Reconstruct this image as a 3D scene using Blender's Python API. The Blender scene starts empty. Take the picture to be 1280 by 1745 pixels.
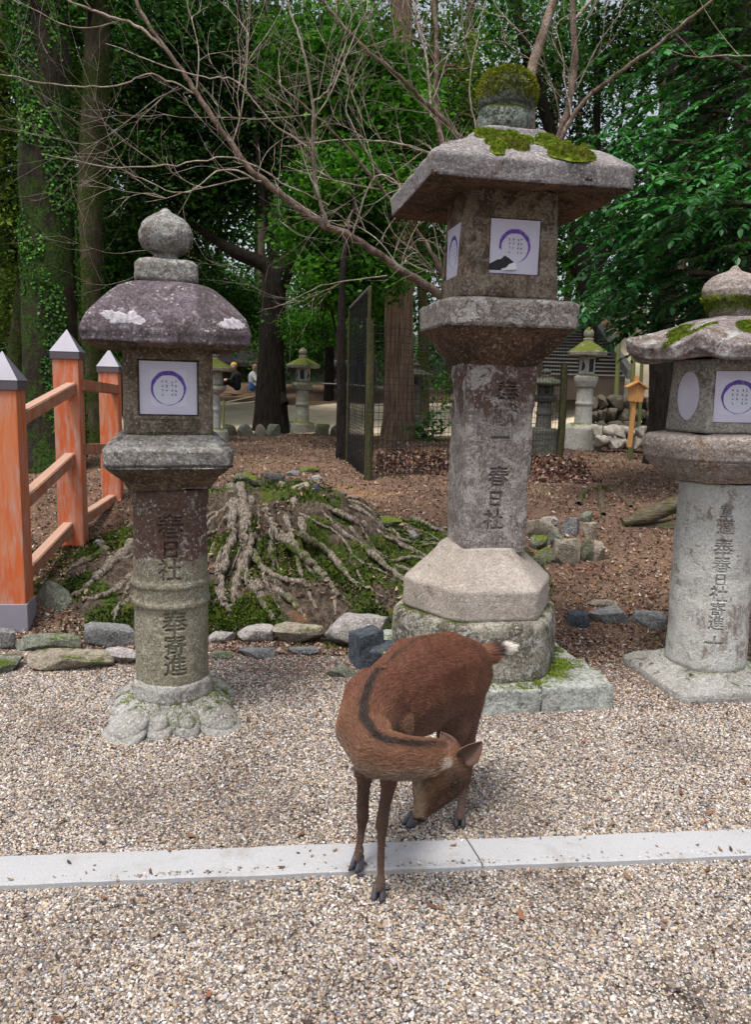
import bpy, bmesh, math, random
import numpy as np
from mathutils import Vector, Matrix, Euler
R = math.radians
scene = bpy.context.scene
col = scene.collection
rng = np.random.default_rng(7)
random.seed(7)

# ------------------------------------------------------------------ camera
FPX, CX, CY, CAMH = 1340., 640., 872.5, 1.5
TH, RO = R(9.0), R(1.5)
cf = Vector((0, math.cos(TH), -math.sin(TH)))
_r0 = Vector((1, 0, 0)); _u0 = Vector((0, math.sin(TH), math.cos(TH)))
cR = math.cos(RO) * _r0 + math.sin(RO) * _u0
cU = -math.sin(RO) * _r0 + math.cos(RO) * _u0
cam_d = bpy.data.cameras.new('camera'); cam = bpy.data.objects.new('camera', cam_d); col.objects.link(cam)
cam.matrix_world = Matrix(((cR.x, cU.x, -cf.x, 0), (cR.y, cU.y, -cf.y, 0), (cR.z, cU.z, -cf.z, CAMH), (0, 0, 0, 1)))
cam_d.sensor_fit = 'HORIZONTAL'; cam_d.sensor_width = 36; cam_d.lens = FPX / 1280 * 36
cam_d.clip_start = .05; cam_d.clip_end = 2000
scene.camera = cam

# ------------------------------------------------------------------ world, sun, exposure
w = bpy.data.worlds.new('World'); scene.world = w; w.use_nodes = True
nt = w.node_tree; nt.nodes.clear()
sky = nt.nodes.new('ShaderNodeTexSky'); sky.sky_type = 'NISHITA'; sky.sun_disc = False
SUN_EL, SUN_AZ = R(70), R(212)
sky.sun_elevation = SUN_EL; sky.sun_rotation = SUN_AZ; sky.air_density = 1.0; sky.dust_density = 4.0; sky.ozone_density = 1.0
bg = nt.nodes.new('ShaderNodeBackground'); bg.inputs[1].default_value = .105
wo = nt.nodes.new('ShaderNodeOutputWorld')
hsv = nt.nodes.new('ShaderNodeHueSaturation'); hsv.inputs['Saturation'].default_value = .42; nt.links.new(sky.outputs[0], hsv.inputs['Color']); nt.links.new(hsv.outputs[0], bg.inputs[0]); nt.links.new(bg.outputs[0], wo.inputs[0])
sd = bpy.data.lights.new('sun', 'SUN'); sd.energy = 1.5; sd.angle = R(14); sd.color = (1, .95, .88)
so = bpy.data.objects.new('sun', sd); col.objects.link(so)
sdir = Vector((math.sin(SUN_AZ) * math.cos(SUN_EL), math.cos(SUN_AZ) * math.cos(SUN_EL), math.sin(SUN_EL)))
so.rotation_euler = (-sdir).to_track_quat('-Z', 'Y').to_euler(); so.location = (0, 0, 30)
scene.view_settings.view_transform = 'Standard'; scene.view_settings.look = 'None'
scene.view_settings.exposure = 1.02; scene.view_settings.gamma = 1
scene.cycles.use_denoising = True
scene.cycles.max_bounces = 6; scene.cycles.diffuse_bounces = 3; scene.cycles.transmission_bounces = 3; scene.cycles.glossy_bounces = 2

# ------------------------------------------------------------------ helpers
def ray(px, py):
    return cf + cR * ((px - CX) / FPX) - cU * ((py - CY) / FPX)
def D(px, py, Y):           # point seen at that pixel of the photograph, at depth Y
    d = ray(px, py); return Vector((0, 0, CAMH)) + d * (Y / d.y)
def G(px, py, z=0.):
    d = ray(px, py); return Vector((0, 0, CAMH)) + d * ((z - CAMH) / d.z)

def _h(ix, iy, iz, s):
    n = (ix * 374761393 + iy * 668265263 + iz * 2147483647 + s * 974634777) & 0xffffffff
    n = ((n ^ (n >> 13)) * 1274126177) & 0xffffffff
    n = ((n ^ (n >> 15)) * 2246822519) & 0xffffffff
    return ((n ^ (n >> 16)) & 0xffff) / 65535.
def vn(P, s=0):
    P = np.asarray(P, dtype=float); i = np.floor(P).astype(np.int64); f = P - i; f = f * f * (3 - 2 * f)
    x, y, z = i[:, 0], i[:, 1], i[:, 2] * 7 + 11; r = 0
    for a in (0, 1):
        for b in (0, 1):
            for c in (0, 1):
                wgt = (f[:, 0] if a else 1 - f[:, 0]) * (f[:, 1] if b else 1 - f[:, 1]) * (f[:, 2] if c else 1 - f[:, 2])
                r = r + wgt * _h(x + a, y + b, z + 7 * c, s)
    return r * 2 - 1
def fbm(P, sc, o=4, s=0, g=.5):
    P = np.asarray(P, dtype=float) * sc; r = 0; a = 1; t = 0
    for k in range(o):
        r = r + a * vn(P * 2 ** k + k * 17.3, s + k); t += a; a *= g
    return r / t

def sst(a, b, x):
    t = np.clip((x - a) / (b - a), 0, 1); return t * t * (3 - 2 * t)

def mesh_np(name, V, F, mat=None, parent=None, smooth=True, attrs=None, flat_list=None):
    V = np.asarray(V, dtype=np.float32); me = bpy.data.meshes.new(name)
    me.vertices.add(len(V)); me.vertices.foreach_set('co', V.ravel())
    if isinstance(F, np.ndarray): Fs = [F]
    else: Fs = [f for f in F if len(f)]
    nl = sum(f.size for f in Fs); nf = sum(len(f) for f in Fs)
    me.loops.add(nl); me.polygons.add(nf)
    me.loops.foreach_set('vertex_index', np.concatenate([f.ravel() for f in Fs]).astype(np.int32))
    tot = np.concatenate([np.full(len(f), f.shape[1]) for f in Fs]); st = np.concatenate([[0], np.cumsum(tot)[:-1]])
    me.polygons.foreach_set('loop_start', st.astype(np.int32))
    me.polygons.foreach_set('use_smooth', np.full(nf, smooth))
    me.update(calc_edges=True); me.validate()
    if attrs:
        for k, a in attrs.items():
            a = np.asarray(a, dtype=np.float32)
            if a.ndim == 1: at = me.attributes.new(k, 'FLOAT', 'POINT'); at.data.foreach_set('value', a)
            elif a.shape[1] == 3: at = me.attributes.new(k, 'FLOAT_VECTOR', 'POINT'); at.data.foreach_set('vector', a.ravel())
    if mat: me.materials.append(mat)
    o = bpy.data.objects.new(name, me); col.objects.link(o)
    if parent: o.parent = parent
    return o
def bm_obj(name, bm, mat=None, parent=None, smooth=False):
    me = bpy.data.meshes.new(name); bm.to_mesh(me); bm.free()
    if mat: me.materials.append(mat)
    if smooth: me.polygons.foreach_set('use_smooth', [True] * len(me.polygons))
    o = bpy.data.objects.new(name, me); col.objects.link(o)
    if parent: o.parent = parent
    return o
def tag(o, label=None, cat=None, group=None, kind=None):
    if label: o['label'] = label
    if cat: o['category'] = cat
    if group: o['group'] = group
    if kind: o['kind'] = kind
    return o
def empty(name, loc, label, cat, group=None, rz=0, tilt=(0, 0)):
    o = bpy.data.objects.new(name, None); col.objects.link(o); o.location = loc; o.rotation_euler = (tilt[0], tilt[1], rz)
    o.empty_display_size = .1
    return tag(o, label, cat, group)
def normals(o):
    me = o.data; n = np.empty(len(me.vertices) * 3, dtype=np.float32); me.vertices.foreach_get('normal', n); return n.reshape(-1, 3)
def coords(o):
    me = o.data; n = np.empty(len(me.vertices) * 3, dtype=np.float32); me.vertices.foreach_get('co', n); return n.reshape(-1, 3)
def setco(o, V):
    o.data.vertices.foreach_set('co', np.asarray(V, dtype=np.float32).ravel()); o.data.update()
def rough(o, amp, sc, octv=4, seed=0, chip=0., chipsc=6.):
    V = coords(o); N = normals(o); d = fbm(V + seed * 3.7, sc, octv, seed) * amp
    if chip:
        c = fbm(V + seed * 5.1, chipsc, 3, seed + 40); d = d - chip * np.clip(c - .15, 0, 1) * 3
    setco(o, V + N * d[:, None]); return o
def grid_faces(nu, nv, wrap_u=False, wrap_v=False):
    iu = np.arange(nu if wrap_u else nu - 1); iv = np.arange(nv if wrap_v else nv - 1)
    A, B = np.meshgrid(iu, iv, indexing='ij'); A = A.ravel(); B = B.ravel(); A2 = (A + 1) % nu; B2 = (B + 1) % nv
    return np.stack([A * nv + B, A2 * nv + B, A2 * nv + B2, A * nv + B2], 1)

def loft(name, secs, n, mat, parent, K=144, seg=.012, rot=0., warp=None, p=26, off=None):
    """secs: (z, apothem, corner ratio[, n]) ; polygon sections with softened corners"""
    th = np.arange(K) / K * 2 * math.pi
    Z = []; Rr = []; C = []
    for a, b in zip(secs[:-1], secs[1:]):
        L = math.hypot(b[0] - a[0], b[1] - a[1]); m = max(1, int(round(L / seg)))
        for i in range(m):
            t = i / m; Z.append(a[0] + (b[0] - a[0]) * t); Rr.append(a[1] + (b[1] - a[1]) * t); C.append(a[2] + (b[2] - a[2]) * t)
    Z.append(secs[-1][0]); Rr.append(secs[-1][1]); C.append(secs[-1][2])
    Z = np.array(Z); Rr = np.maximum(np.array(Rr), 1e-4); C = np.array(C)
    ph = ((th - math.pi / 2 + math.pi / n) % (2 * math.pi / n)) - math.pi / n
    poly = np.cos(ph)[None, :] / Rr[:, None]; circ = 1 / (Rr * C)[:, None]
    rad = (poly ** p + circ ** p) ** (-1 / p)
    X = rad * np.cos(th + rot)[None, :]; Y = rad * np.sin(th + rot)[None, :]
    V = np.stack([X, Y, np.repeat(Z[:, None], K, 1)], 2)
    if warp is not None: V = warp(V, th, rad, Rr)
    if off is not None: V = V + np.array(off)
    m = len(Z); F = grid_faces(m, K, False, True)[:, [0, 3, 2, 1]]
    V = V.reshape(-1, 3)
    if Z[-1] < Z[0]: F = F[:, ::-1]
    return mesh_np(name, V, [F, np.arange(K)[None, ::-1].copy(), (np.arange(K) + (m - 1) * K)[None, :].copy()], mat, parent)

def tube_np(pts, rads, k=8, sub=1, seed=0, jitter=0.):
    """returns V, F of a tapered tube through pts (catmull-rom)"""
    P = np.array([tuple(p) for p in pts], dtype=float); r = np.array(rads, dtype=float)
    if sub > 1 and len(P) > 2:
        Q = []; q = []
        Pe = np.vstack([2 * P[0] - P[1], P, 2 * P[-1] - P[-2]])
        for i in range(len(P) - 1):
            p0, p1, p2, p3 = Pe[i:i + 4]
            for j in range(sub):
                t = j / sub
                Q.append(.5 * ((2 * p1) + (-p0 + p2) * t + (2 * p0 - 5 * p1 + 4 * p2 - p3) * t * t + (-p0 + 3 * p1 - 3 * p2 + p3) * t ** 3)); q.append(r[i] + (r[i + 1] - r[i]) * t)
        Q.append(P[-1]); q.append(r[-1]); P = np.array(Q); r = np.array(q)
    if jitter:
        g = np.random.default_rng(seed); P[1:-1] += g.normal(0, 1, (len(P) - 2, 3)) * jitter
    T = np.gradient(P, axis=0); T /= np.linalg.norm(T, axis=1)[:, None] + 1e-9
    ref = np.array([.31, .17, .93]) if abs(T[0, 2]) < .8 else np.array([.9, .3, .1])
    U = np.cross(T, ref); U /= np.linalg.norm(U, axis=1)[:, None] + 1e-9; W = np.cross(T, U)
    a = np.arange(k) / k * 2 * math.pi
    V = P[:, None, :] + r[:, None, None] * (np.cos(a)[None, :, None] * U[:, None, :] + np.sin(a)[None, :, None] * W[:, None, :])
    F = grid_faces(len(P), k, False, True)
    return V.reshape(-1, 3), F
def join_np(parts):
    Vs = []; Fs = []; n = 0
    for V, F in parts: Vs.append(V); Fs.append(F + n); n += len(V)
    return np.vstack(Vs), np.vstack(Fs)
def tube_caps_obj(name, parts, mat, parent=None, **k):
    V, F = join_np(parts); return mesh_np(name, V, F, mat, parent, **k)
def box(bm, c, s, rz=0, M=None, bev=0):
    m = Matrix.Translation(c) @ Matrix.Rotation(rz, 4, 'Z') @ Matrix.Diagonal((s[0], s[1], s[2], 1))
    if M is not None: m = M
    g = bmesh.ops.create_cube(bm, size=1, matrix=m)
    if bev:
        es = list({e for v in g['verts'] for e in v.link_edges}); bmesh.ops.bevel(bm, geom=es, offset=bev, segments=2, affect='EDGES', profile=.6)

# ------------------------------------------------------------------ material helper
class M:
    def __init__(s, name, rough=.9, spec=.3):
        s.m = bpy.data.materials.new(name); s.m.use_nodes = True; s.t = s.m.node_tree; s.t.nodes.clear()
        s.out = s.n('ShaderNodeOutputMaterial'); s.b = s.n('ShaderNodeBsdfPrincipled')
        s.b.inputs['Roughness'].default_value = rough; s.b.inputs['Specular IOR Level'].default_value = spec
        s.l(s.b.outputs[0], s.out.inputs[0]); tc = s.n('ShaderNodeTexCoord'); s.co = tc.outputs['Object']; s._geo = None
    def n(s, t): return s.t.nodes.new(t)
    def l(s, a, b): s.t.links.new(a, b)
    def geo(s):
        if not s._geo: s._geo = s.n('ShaderNodeNewGeometry')
        return s._geo
    def setin(s, sock, v):
        if hasattr(v, 'is_output') or isinstance(v, bpy.types.NodeSocket): s.l(v, sock)
        elif isinstance(v, (tuple, list)): sock.default_value = tuple(v) if len(v) == 4 or sock.type == 'VECTOR' else tuple(v) + (1,)
        else: sock.default_value = v
    def scale(s, v):
        x = s.n('ShaderNodeMapping'); s.l(s.co, x.inputs[0]); x.inputs['Scale'].default_value = v; return x.outputs[0]
    def noise(s, sc, det=5, rg=.6, co=None, dist=0):
        x = s.n('ShaderNodeTexNoise'); s.l(co or s.co, x.inputs['Vector']); x.inputs['Scale'].default_value = sc
        x.inputs['Detail'].default_value = det; x.inputs['Roughness'].default_value = rg; x.inputs['Distortion'].default_value = dist; return x.outputs['Fac']
    def vor(s, sc, feat='F1', co=None, out='Distance'):
        x = s.n('ShaderNodeTexVoronoi'); x.feature = feat; s.l(co or s.co, x.inputs['Vector']); x.inputs['Scale'].default_value = sc; return x.outputs[out]
    def ss(s, v, a, b, lo=0., hi=1.):
        x = s.n('ShaderNodeMapRange'); x.interpolation_type = 'SMOOTHSTEP'; s.setin(x.inputs[0], v)
        x.inputs[1].default_value = a; x.inputs[2].default_value = b; x.inputs[3].default_value = lo; x.inputs[4].default_value = hi; return x.outputs[0]
    def math(s, op, a, b=0., c=False):
        x = s.n('ShaderNodeMath'); x.operation = op; s.setin(x.inputs[0], a); s.setin(x.inputs[1], b); x.use_clamp = c; return x.outputs[0]
    def mix(s, f, a, b, mode='MIX'):
        x = s.n('ShaderNodeMix'); x.data_type = 'RGBA'; x.blend_type = mode; s.setin(x.inputs[0], f); s.setin(x.inputs[6], a); s.setin(x.inputs[7], b); return x.outputs[2]
    def ramp(s, v, stops):
        x = s.n('ShaderNodeValToRGB'); s.setin(x.inputs[0], v); e = x.color_ramp.elements
        while len(e) > 1: e.remove(e[-1])
        e[0].position = stops[0][0]; e[0].color = tuple(stops[0][1]) + (1,)
        for p_, c_ in stops[1:]: q = e.new(p_); q.color = tuple(c_) + (1,)
        return x.outputs[0]
    def sep(s, v):
        x = s.n('ShaderNodeSeparateXYZ'); s.l(v, x.inputs[0]); return x.outputs
    def attr(s, name, typ='GEOMETRY', out='Fac'):
        x = s.n('ShaderNodeAttribute'); x.attribute_name = name; x.attribute_type = typ; return x.outputs[out]
    def bump(s, h, st=.5, d=.01):
        x = s.n('ShaderNodeBump'); s.l(h, x.inputs['Height']); x.inputs['Strength'].default_value = st; x.inputs['Distance'].default_value = d
        s.l(x.outputs[0], s.b.inputs['Normal']); return s
    def color(s, c): s.setin(s.b.inputs['Base Color'], c); return s

def stone(name, c1, c2, dark=None, dthr=.55, dsc=9, lich=None, lthr=.62, lsc=14, moss=None, mup=.5, mthr=.5, msc=6, zm=None, tint=None, spk=.55, zdark=None, vstreak=0., lt=.22, gsc=(1, 1, 1), mott=.75):
    c1 = tuple(min(.68, x * 1.12) for x in c1); c2 = tuple(x * 1.12 for x in c2); m = M(name, .92, .25); cs = m.scale(gsc)
    base = m.mix(m.ss(m.noise(3.1, 5), .35, .65), c1, c2)
    mid = m.noise(26, 8, .78, cs, .25); base = m.mix(m.ss(mid, .38, .62, 0, mott), base, tuple(x * .50 for x in c2))
    f = m.noise(75, 5, .8, cs); base = m.mix(m.ss(f, .50, .62, 0, spk * 1.1), base, tuple(min(.72, x * 1.75 + .04) for x in c1))
    f2 = m.noise(110, 4, .75); base = m.mix(m.ss(f2, .55, .63, 0, .7), base, tuple(x * .28 for x in c2))
    if dark:
        d1 = m.noise(dsc, 10, .8, cs, .5); thr = dthr - .05; k = m.ss(d1, thr, thr + .06, 0, .92)
        if zdark:
            z = m.sep(m.co)[2]; zz = m.ss(z, zdark[0], zdark[1]); k = m.ss(m.math('ADD', d1, m.math('MULTIPLY', m.math('SUBTRACT', zz, .62), .42)), thr, thr + .06, 0, .93)
        base = m.mix(k, base, m.mix(m.ss(f, .42, .6), dark, tuple(x * 1.9 for x in dark)))
    if lich:
        l1 = m.noise(lsc, 10, .8, None, .6); lt_ = lthr - .035; base = m.mix(m.ss(l1, lt_, lt_ + .03, 0, .88), base, m.mix(m.ss(f2, .4, .6), lich, tuple(x * .72 for x in lich)))
        l2 = m.noise(lsc * 5, 6, .75); base = m.mix(m.math('MULTIPLY', m.ss(l2, .56, .60, 0, .85), m.ss(l1, lt_ - .16, lt_ - .03)), base, lich)
        vs = m.n('ShaderNodeTexVoronoi'); vs.feature = 'F1'; m.l(m.co, vs.inputs['Vector']); vs.inputs['Scale'].default_value = 48; vs.inputs['Randomness'].default_value = 1
        base = m.mix(m.math('MULTIPLY', m.ss(vs.outputs['Distance'], .26, .20, 0, .8), m.ss(m.noise(7, 4), .50, .60)), base, tuple(min(.7, x * 1.12) for x in lich))
    big = m.noise(1.7, 3, .5); base = m.mix(m.ss(big, .3, .75, 0, lt), base, tuple(x * .45 for x in c1))
    bh = m.math('ADD', m.math('MULTIPLY', m.noise(90, 6, .75), .6), m.noise(22, 5, .65))
    if moss:
        nz = m.sep(m.geo().outputs['Normal'])[2]; mn = m.noise(msc, 6, .7)
        v = m.math('ADD', m.math('MULTIPLY', nz, mup), mn)
        if zm:
            z = m.sep(m.co)[2]; v = m.math('ADD', v, m.ss(z, zm[0], zm[1], zm[2], 0))
        k = m.ss(v, mthr + .4, mthr + .5); mc = m.mix(m.ss(m.noise(70, 4, .7), .35, .65), tuple(x * .4 for x in moss), moss)
        base = m.mix(k, base, mc)
    m.color(base); m.bump(bh, .85, .016); return m.m

# ------------------------------------------------------------------ terrain
def terr(x, y):
    x = np.asarray(x, dtype=float); y = np.asarray(y, dtype=float)
    z = .13 * sst(4.55, 4.9, y) + .37 * sst(4.9, 8.3, y)
    z = z - .10 * sst(-1.8, -2.6, x) * sst(6.2, 7.2, y) * (1 - sst(8.5, 11, y))
    z = z + 1.0 * sst(17, 30, y) + 5. * sst(30, 90, y)
    z = z + 2.6 * sst(2.5, 7.5, x) * sst(16, 24, y)
    z = z + .09 * np.exp(-((x + .55) / .75) ** 2 - ((y - 5.75) / .55) ** 2)
    z = z + .02 * np.exp(-((x - .2) / .6) ** 2 - ((y - 5.9) / .7) ** 2)
    P = np.stack([x, y, 0 * x], -1).reshape(-1, 3)
    n = fbm(P, .9, 3, 5).reshape(x.shape); n2 = fbm(P, 6, 3, 9).reshape(x.shape)
    return z + (n * .06 + n2 * .018) * sst(4.6, 5.2, y)
def tz(x, y): return float(terr(np.array([x]), np.array([y]))[0])

# ================================================================== GROUND
def make_ground():
    u = np.concatenate([np.linspace(-60, -8, 30)[:-1], np.linspace(-8, -3.5, 60)[:-1], np.linspace(-3.5, 4, 230)[:-1], np.linspace(4, 9, 60)[:-1], np.linspace(9, 60, 30)])
    v = np.concatenate([np.linspace(-20, 1, 20)[:-1], np.linspace(1, 4.3, 40)[:-1], np.linspace(4.3, 9, 230)[:-1], np.linspace(9, 30, 200)[:-1], np.linspace(30, 320, 60)])
    u = np.concatenate([[-400, -150], u, [150, 400]])
    X, Y = np.meshgrid(u, v, indexing='ij'); Z = terr(X, Y)
    m = M('ground_soil', .95, .15)
    n1 = m.noise(1.3, 6, .65); n2 = m.noise(9, 6, .7); n3 = m.noise(60, 4, .7)
    c = m.mix(m.ss(n1, .38, .62), (.115, .072, .052), (.19, .125, .085))
    c = m.mix(m.ss(m.noise(.8, 4, .6, m.scale((1, 1.6, 1))), .58, .70, 0, .8), c, (.30, .17, .085))
    c = m.mix(m.ss(n2, .5, .72, 0, .7), c, (.055, .032, .024))
    c = m.mix(m.ss(n3, .6, .7, 0, .8), c, (.34, .25, .2))
    c = m.mix(m.ss(m.vor(45, out='Color'), .1, .9, 0, .35), c, (.16, .09, .06))
    mo = m.noise(1.7, 6, .7, None, .5); c = m.mix(m.ss(mo, .60, .68, 0, .85), c, m.mix(m.ss(n3, .4, .6), (.05, .075, .012), (.13, .15, .02)))
    y = m.sep(m.co)[1]; yw = m.math('ADD', y, m.math('MULTIPLY', m.noise(2.5, 4), .5))
    g = m.ss(yw, 4.45, 4.75); gc = m.vor(75, out='Color'); gb = m.ramp(m.sep(gc)[0], [(0, (.03, .025, .022)), (.4, (.09, .07, .06)), (1, (.2, .17, .14))])
    c = m.mix(g, gb, c)
    far = m.ss(y, 24, 34); c = m.mix(far, c, (.035, .04, .02))
    m.color(c); m.bump(m.math('ADD', n2, m.math('MULTIPLY', n3, .5)), .8, .03)
    o = mesh_np('ground', np.stack([X.ravel(), Y.ravel(), Z.ravel()], 1), grid_faces(len(u), len(v))[:, ::-1][:, [3, 2, 1, 0]], m.m)
    return tag(o, kind='structure')
ground = make_ground()

def instancer(name, pts, scl, rot, colr, mat, shape='ico', sub=2, label=None):
    o = mesh_np(name, pts, np.zeros((0, 3), dtype=int).reshape(0, 3) if 0 else [np.zeros((0, 3), dtype=int)] if 0 else [], None, None, attrs=dict(scl=scl, rot=rot, colr=colr)) if 0 else None
    me = bpy.data.meshes.new(name); me.vertices.add(len(pts)); me.vertices.foreach_set('co', np.asarray(pts, dtype=np.float32).ravel())
    for k, a in dict(scl=scl, rot=rot, colr=colr).items():
        at = me.attributes.new(k, 'FLOAT_VECTOR', 'POINT'); at.data.foreach_set('vector', np.asarray(a, dtype=np.float32).ravel())
    me.materials.append(mat); o = bpy.data.objects.new(name, me); col.objects.link(o)
    g = bpy.data.node_groups.new(name + '_nodes', 'GeometryNodeTree'); g.interface.new_socket('Geometry', in_out='INPUT', socket_type='NodeSocketGeometry'); g.interface.new_socket('Geometry', in_out='OUTPUT', socket_type='NodeSocketGeometry')
    N = g.nodes.new; L = g.links.new; i = N('NodeGroupInput'); u = N('NodeGroupOutput'); ip = N('GeometryNodeInstanceOnPoints')
    if shape == 'ico':
        s = N('GeometryNodeMeshIcoSphere'); s.inputs['Radius'].default_value = 1; s.inputs['Subdivisions'].default_value = sub
        sp = N('GeometryNodeSetPosition'); nz = N('ShaderNodeTexNoise'); nz.inputs['Scale'].default_value = .9; sub_ = N('ShaderNodeVectorMath'); sub_.operation = 'SUBTRACT'; sub_.inputs[1].default_value = (.5, .5, .5)
        ml = N('ShaderNodeVectorMath'); ml.operation = 'SCALE'; ml.inputs['Scale'].default_value = 1.1
        L(nz.outputs['Color'], sub_.inputs[0]); L(sub_.outputs[0], ml.inputs[0]); L(ml.outputs[0], sp.inputs['Offset']); L(s.outputs[0], sp.inputs[0]); last = sp
        sm = N('GeometryNodeSetShadeSmooth'); L(last.outputs[0], sm.inputs[0]); last = sm
    else:
        s = N('GeometryNodeMeshGrid'); s.inputs['Size X'].default_value = 2; s.inputs['Size Y'].default_value = 1.2; s.inputs['Vertices X'].default_value = 5; s.inputs['Vertices Y'].default_value = 3
        sp = N('GeometryNodeSetPosition'); po = N('GeometryNodeInputPosition'); sx = N('ShaderNodeSeparateXYZ'); L(po.outputs[0], sx.inputs[0])
        q = N('ShaderNodeMath'); q.operation = 'MULTIPLY'; L(sx.outputs[0], q.inputs[0]); L(sx.outputs[0], q.inputs[1])
        q2 = N('ShaderNodeMath'); q2.operation = 'MULTIPLY'; L(q.outputs[0], q2.inputs[0]); q2.inputs[1].default_value = .55
        yy = N('ShaderNodeMath'); yy.operation = 'MULTIPLY'; L(sx.outputs[1], yy.inputs[0]); L(q.outputs[0], yy.inputs[1])
        yn = N('ShaderNodeMath'); yn.operation = 'MULTIPLY'; L(yy.outputs[0], yn.inputs[0]); yn.inputs[1].default_value = -.85
        cb = N('ShaderNodeCombineXYZ'); L(q2.outputs[0], cb.inputs[2]); L(yn.outputs[0], cb.inputs[1]); L(cb.outputs[0], sp.inputs['Offset']); L(s.outputs[0], sp.inputs[0]); last = sp
    mt = N('GeometryNodeSetMaterial'); mt.inputs['Material'].default_value = mat; L(last.outputs[0], mt.inputs[0])
    def na(k):
        a = N('GeometryNodeInputNamedAttribute'); a.data_type = 'FLOAT_VECTOR'; a.inputs['Name'].default_value = k; return a.outputs[0]
    L(i.outputs[0], ip.inputs['Points']); L(mt.outputs[0], ip.inputs['Instance']); L(na('scl'), ip.inputs['Scale'])
    er = N('FunctionNodeEulerToRotation'); L(na('rot'), er.inputs[0]); L(er.outputs[0], ip.inputs['Rotation'])
    L(ip.outputs[0], u.inputs[0]); md = o.modifiers.new('scatter', 'NODES'); md.node_group = g
    return o

def inst_mat(name, rg=.8, spec=.3, tint=None):
    m = M(name, rg, spec); c = m.attr('colr', 'INSTANCER', 'Color'); n = m.noise(1.5, 3)
    m.color(m.mix(m.ss(n, .35, .7, 0, .35), c, (.06, .05, .045))); return m.m

PAL = np.array([(.52, .48, .44), (.44, .39, .33), (.36, .28, .21), (.42, .31, .19), (.30, .24, .21), (.20, .20, .22), (.13, .14, .18), (.62, .59, .56), (.28, .18, .13), (.45, .36, .28), (.09, .075, .07), (.34, .33, .36)])
PW = np.array([.15, .17, .13, .09, .10, .08, .04, .07, .06, .09, .03, .04]); PW /= PW.sum()
STR_A, STR_B = G(0, 1517), G(1280, 1465)
def gravel():
    g = np.random.default_rng(3); n = 540000
    y = 1.15 + (4.95 - 1.15) * g.random(n) ** 1.12; x = (g.random(n) * 2 - 1) * (.95 + y * .58)
    keep = np.ones(n, bool)
    # thins out towards the kerb rocks
    keep &= ~((y > 4.3) & (g.random(n) < sst(4.3, 4.9, y)))
    d = np.array([STR_B.x - STR_A.x, STR_B.y - STR_A.y]); L = np.hypot(*d); d /= L; nn = np.array([-d[1], d[0]])
    q = (x - STR_A.x) * nn[0] + (y - STR_A.y) * nn[1]; inn = (q > .008) & (q < .158); spill = inn & ((q < .030) | (q > .140)) & (g.random(n) < .09 * (1 + fbm(np.stack([x, y, 0 * x], 1), 5, 2, 7) * 2)); keep &= (~inn) | spill
    x, y, spill = x[keep], y[keep], spill[keep]; n = len(x)
    s = (.0024 + .0028 * g.random(n) ** 1.6) * (1 + .10 * (y - 2)); big = g.random(n) < .012; s[big] *= 1.7
    z = terr(x, y) + spill * .021 + s * .3 * g.random(n) + .004 * fbm(np.stack([x, y, 0 * x], 1), 3.5, 3, 4)
    S = np.stack([s * g.uniform(.95, 1.5, n), s * g.uniform(.7, 1.1, n), s * g.uniform(.4, .8, n)], 1)
    Rr = np.stack([g.normal(0, .4, n), g.normal(0, .4, n), g.random(n) * 6.28], 1)
    ci = g.choice(len(PAL), n, p=PW); C = PAL[ci] * (.5 + .85 * g.random(n) ** .8)[:, None]
    dirt = sst(3.4, 4.4, y + .5 * fbm(np.stack([x, y, 0 * x], 1), 1.6, 3, 8)); br = g.random(n) < dirt * .6; C[br] = np.array([.17, .095, .065]) * g.uniform(.4, 1.5, br.sum())[:, None]
    pt = fbm(np.stack([x, y, 0 * x], 1), 2.2, 5, 15); C = C * (1 - .24 * np.clip(pt * 2.4, 0, 1))[:, None]; br = g.random(n) < np.clip(pt, 0, 1) * .28; C[br] = np.array([.15, .09, .065]) * g.uniform(.4, 1.4, br.sum())[:, None]
    o = instancer('gravel', np.stack([x, y, z], 1), S, Rr, C, inst_mat('gravel_stone', .75, .35)); tag(o, 'fine mixed tan, white and grey pebbles covering the foreground', 'gravel', kind='stuff')
gravel()

def litter():
    g = np.random.default_rng(4); n = 130000
    y = 4.25 + (17 - 4.25) * g.random(n) ** 2.1; x = (g.random(n) * 2 - 1) * (.6 + y * .56)
    m = fbm(np.stack([x, y, 0 * x], 1), .9, 3, 31) * .5 + .5; k = g.random(n) < np.clip(.35 + m, 0, 1) * (.35 + .65 * sst(4.2, 4.9, y)); x, y = x[k], y[k]; n = len(x)
    z = terr(x, y) + .004 + .008 * g.random(n); s = (.006 + .011 * g.random(n) ** 1.8) * (1 + .05 * (y - 5))
    S = np.stack([s * g.uniform(.8, 1.6, n), s * g.uniform(.6, 1.1, n), s], 1); Rr = np.stack([g.normal(0, .45, n), g.normal(0, .45, n), g.random(n) * 6.28], 1)
    pal = np.array([(.15, .085, .058), (.25, .16, .11), (.38, .29, .22), (.09, .045, .03), (.46, .38, .32), (.28, .12, .05), (.05, .03, .022), (.5, .30, .05)])
    ci = g.choice(8, n, p=[.25, .2, .13, .19, .07, .08, .075, .005]); C = pal[ci] * g.uniform(.6, 1.3, n)[:, None]
    m = inst_mat('litter_leaf', .7, .3); o = instancer('leaf_litter', np.stack([x, y, z], 1), S, Rr, C, m, 'leaf')
    tag(o, 'dry brown leaf and bark litter spread over the soil', 'leaf litter', kind='stuff')
litter()

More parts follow.
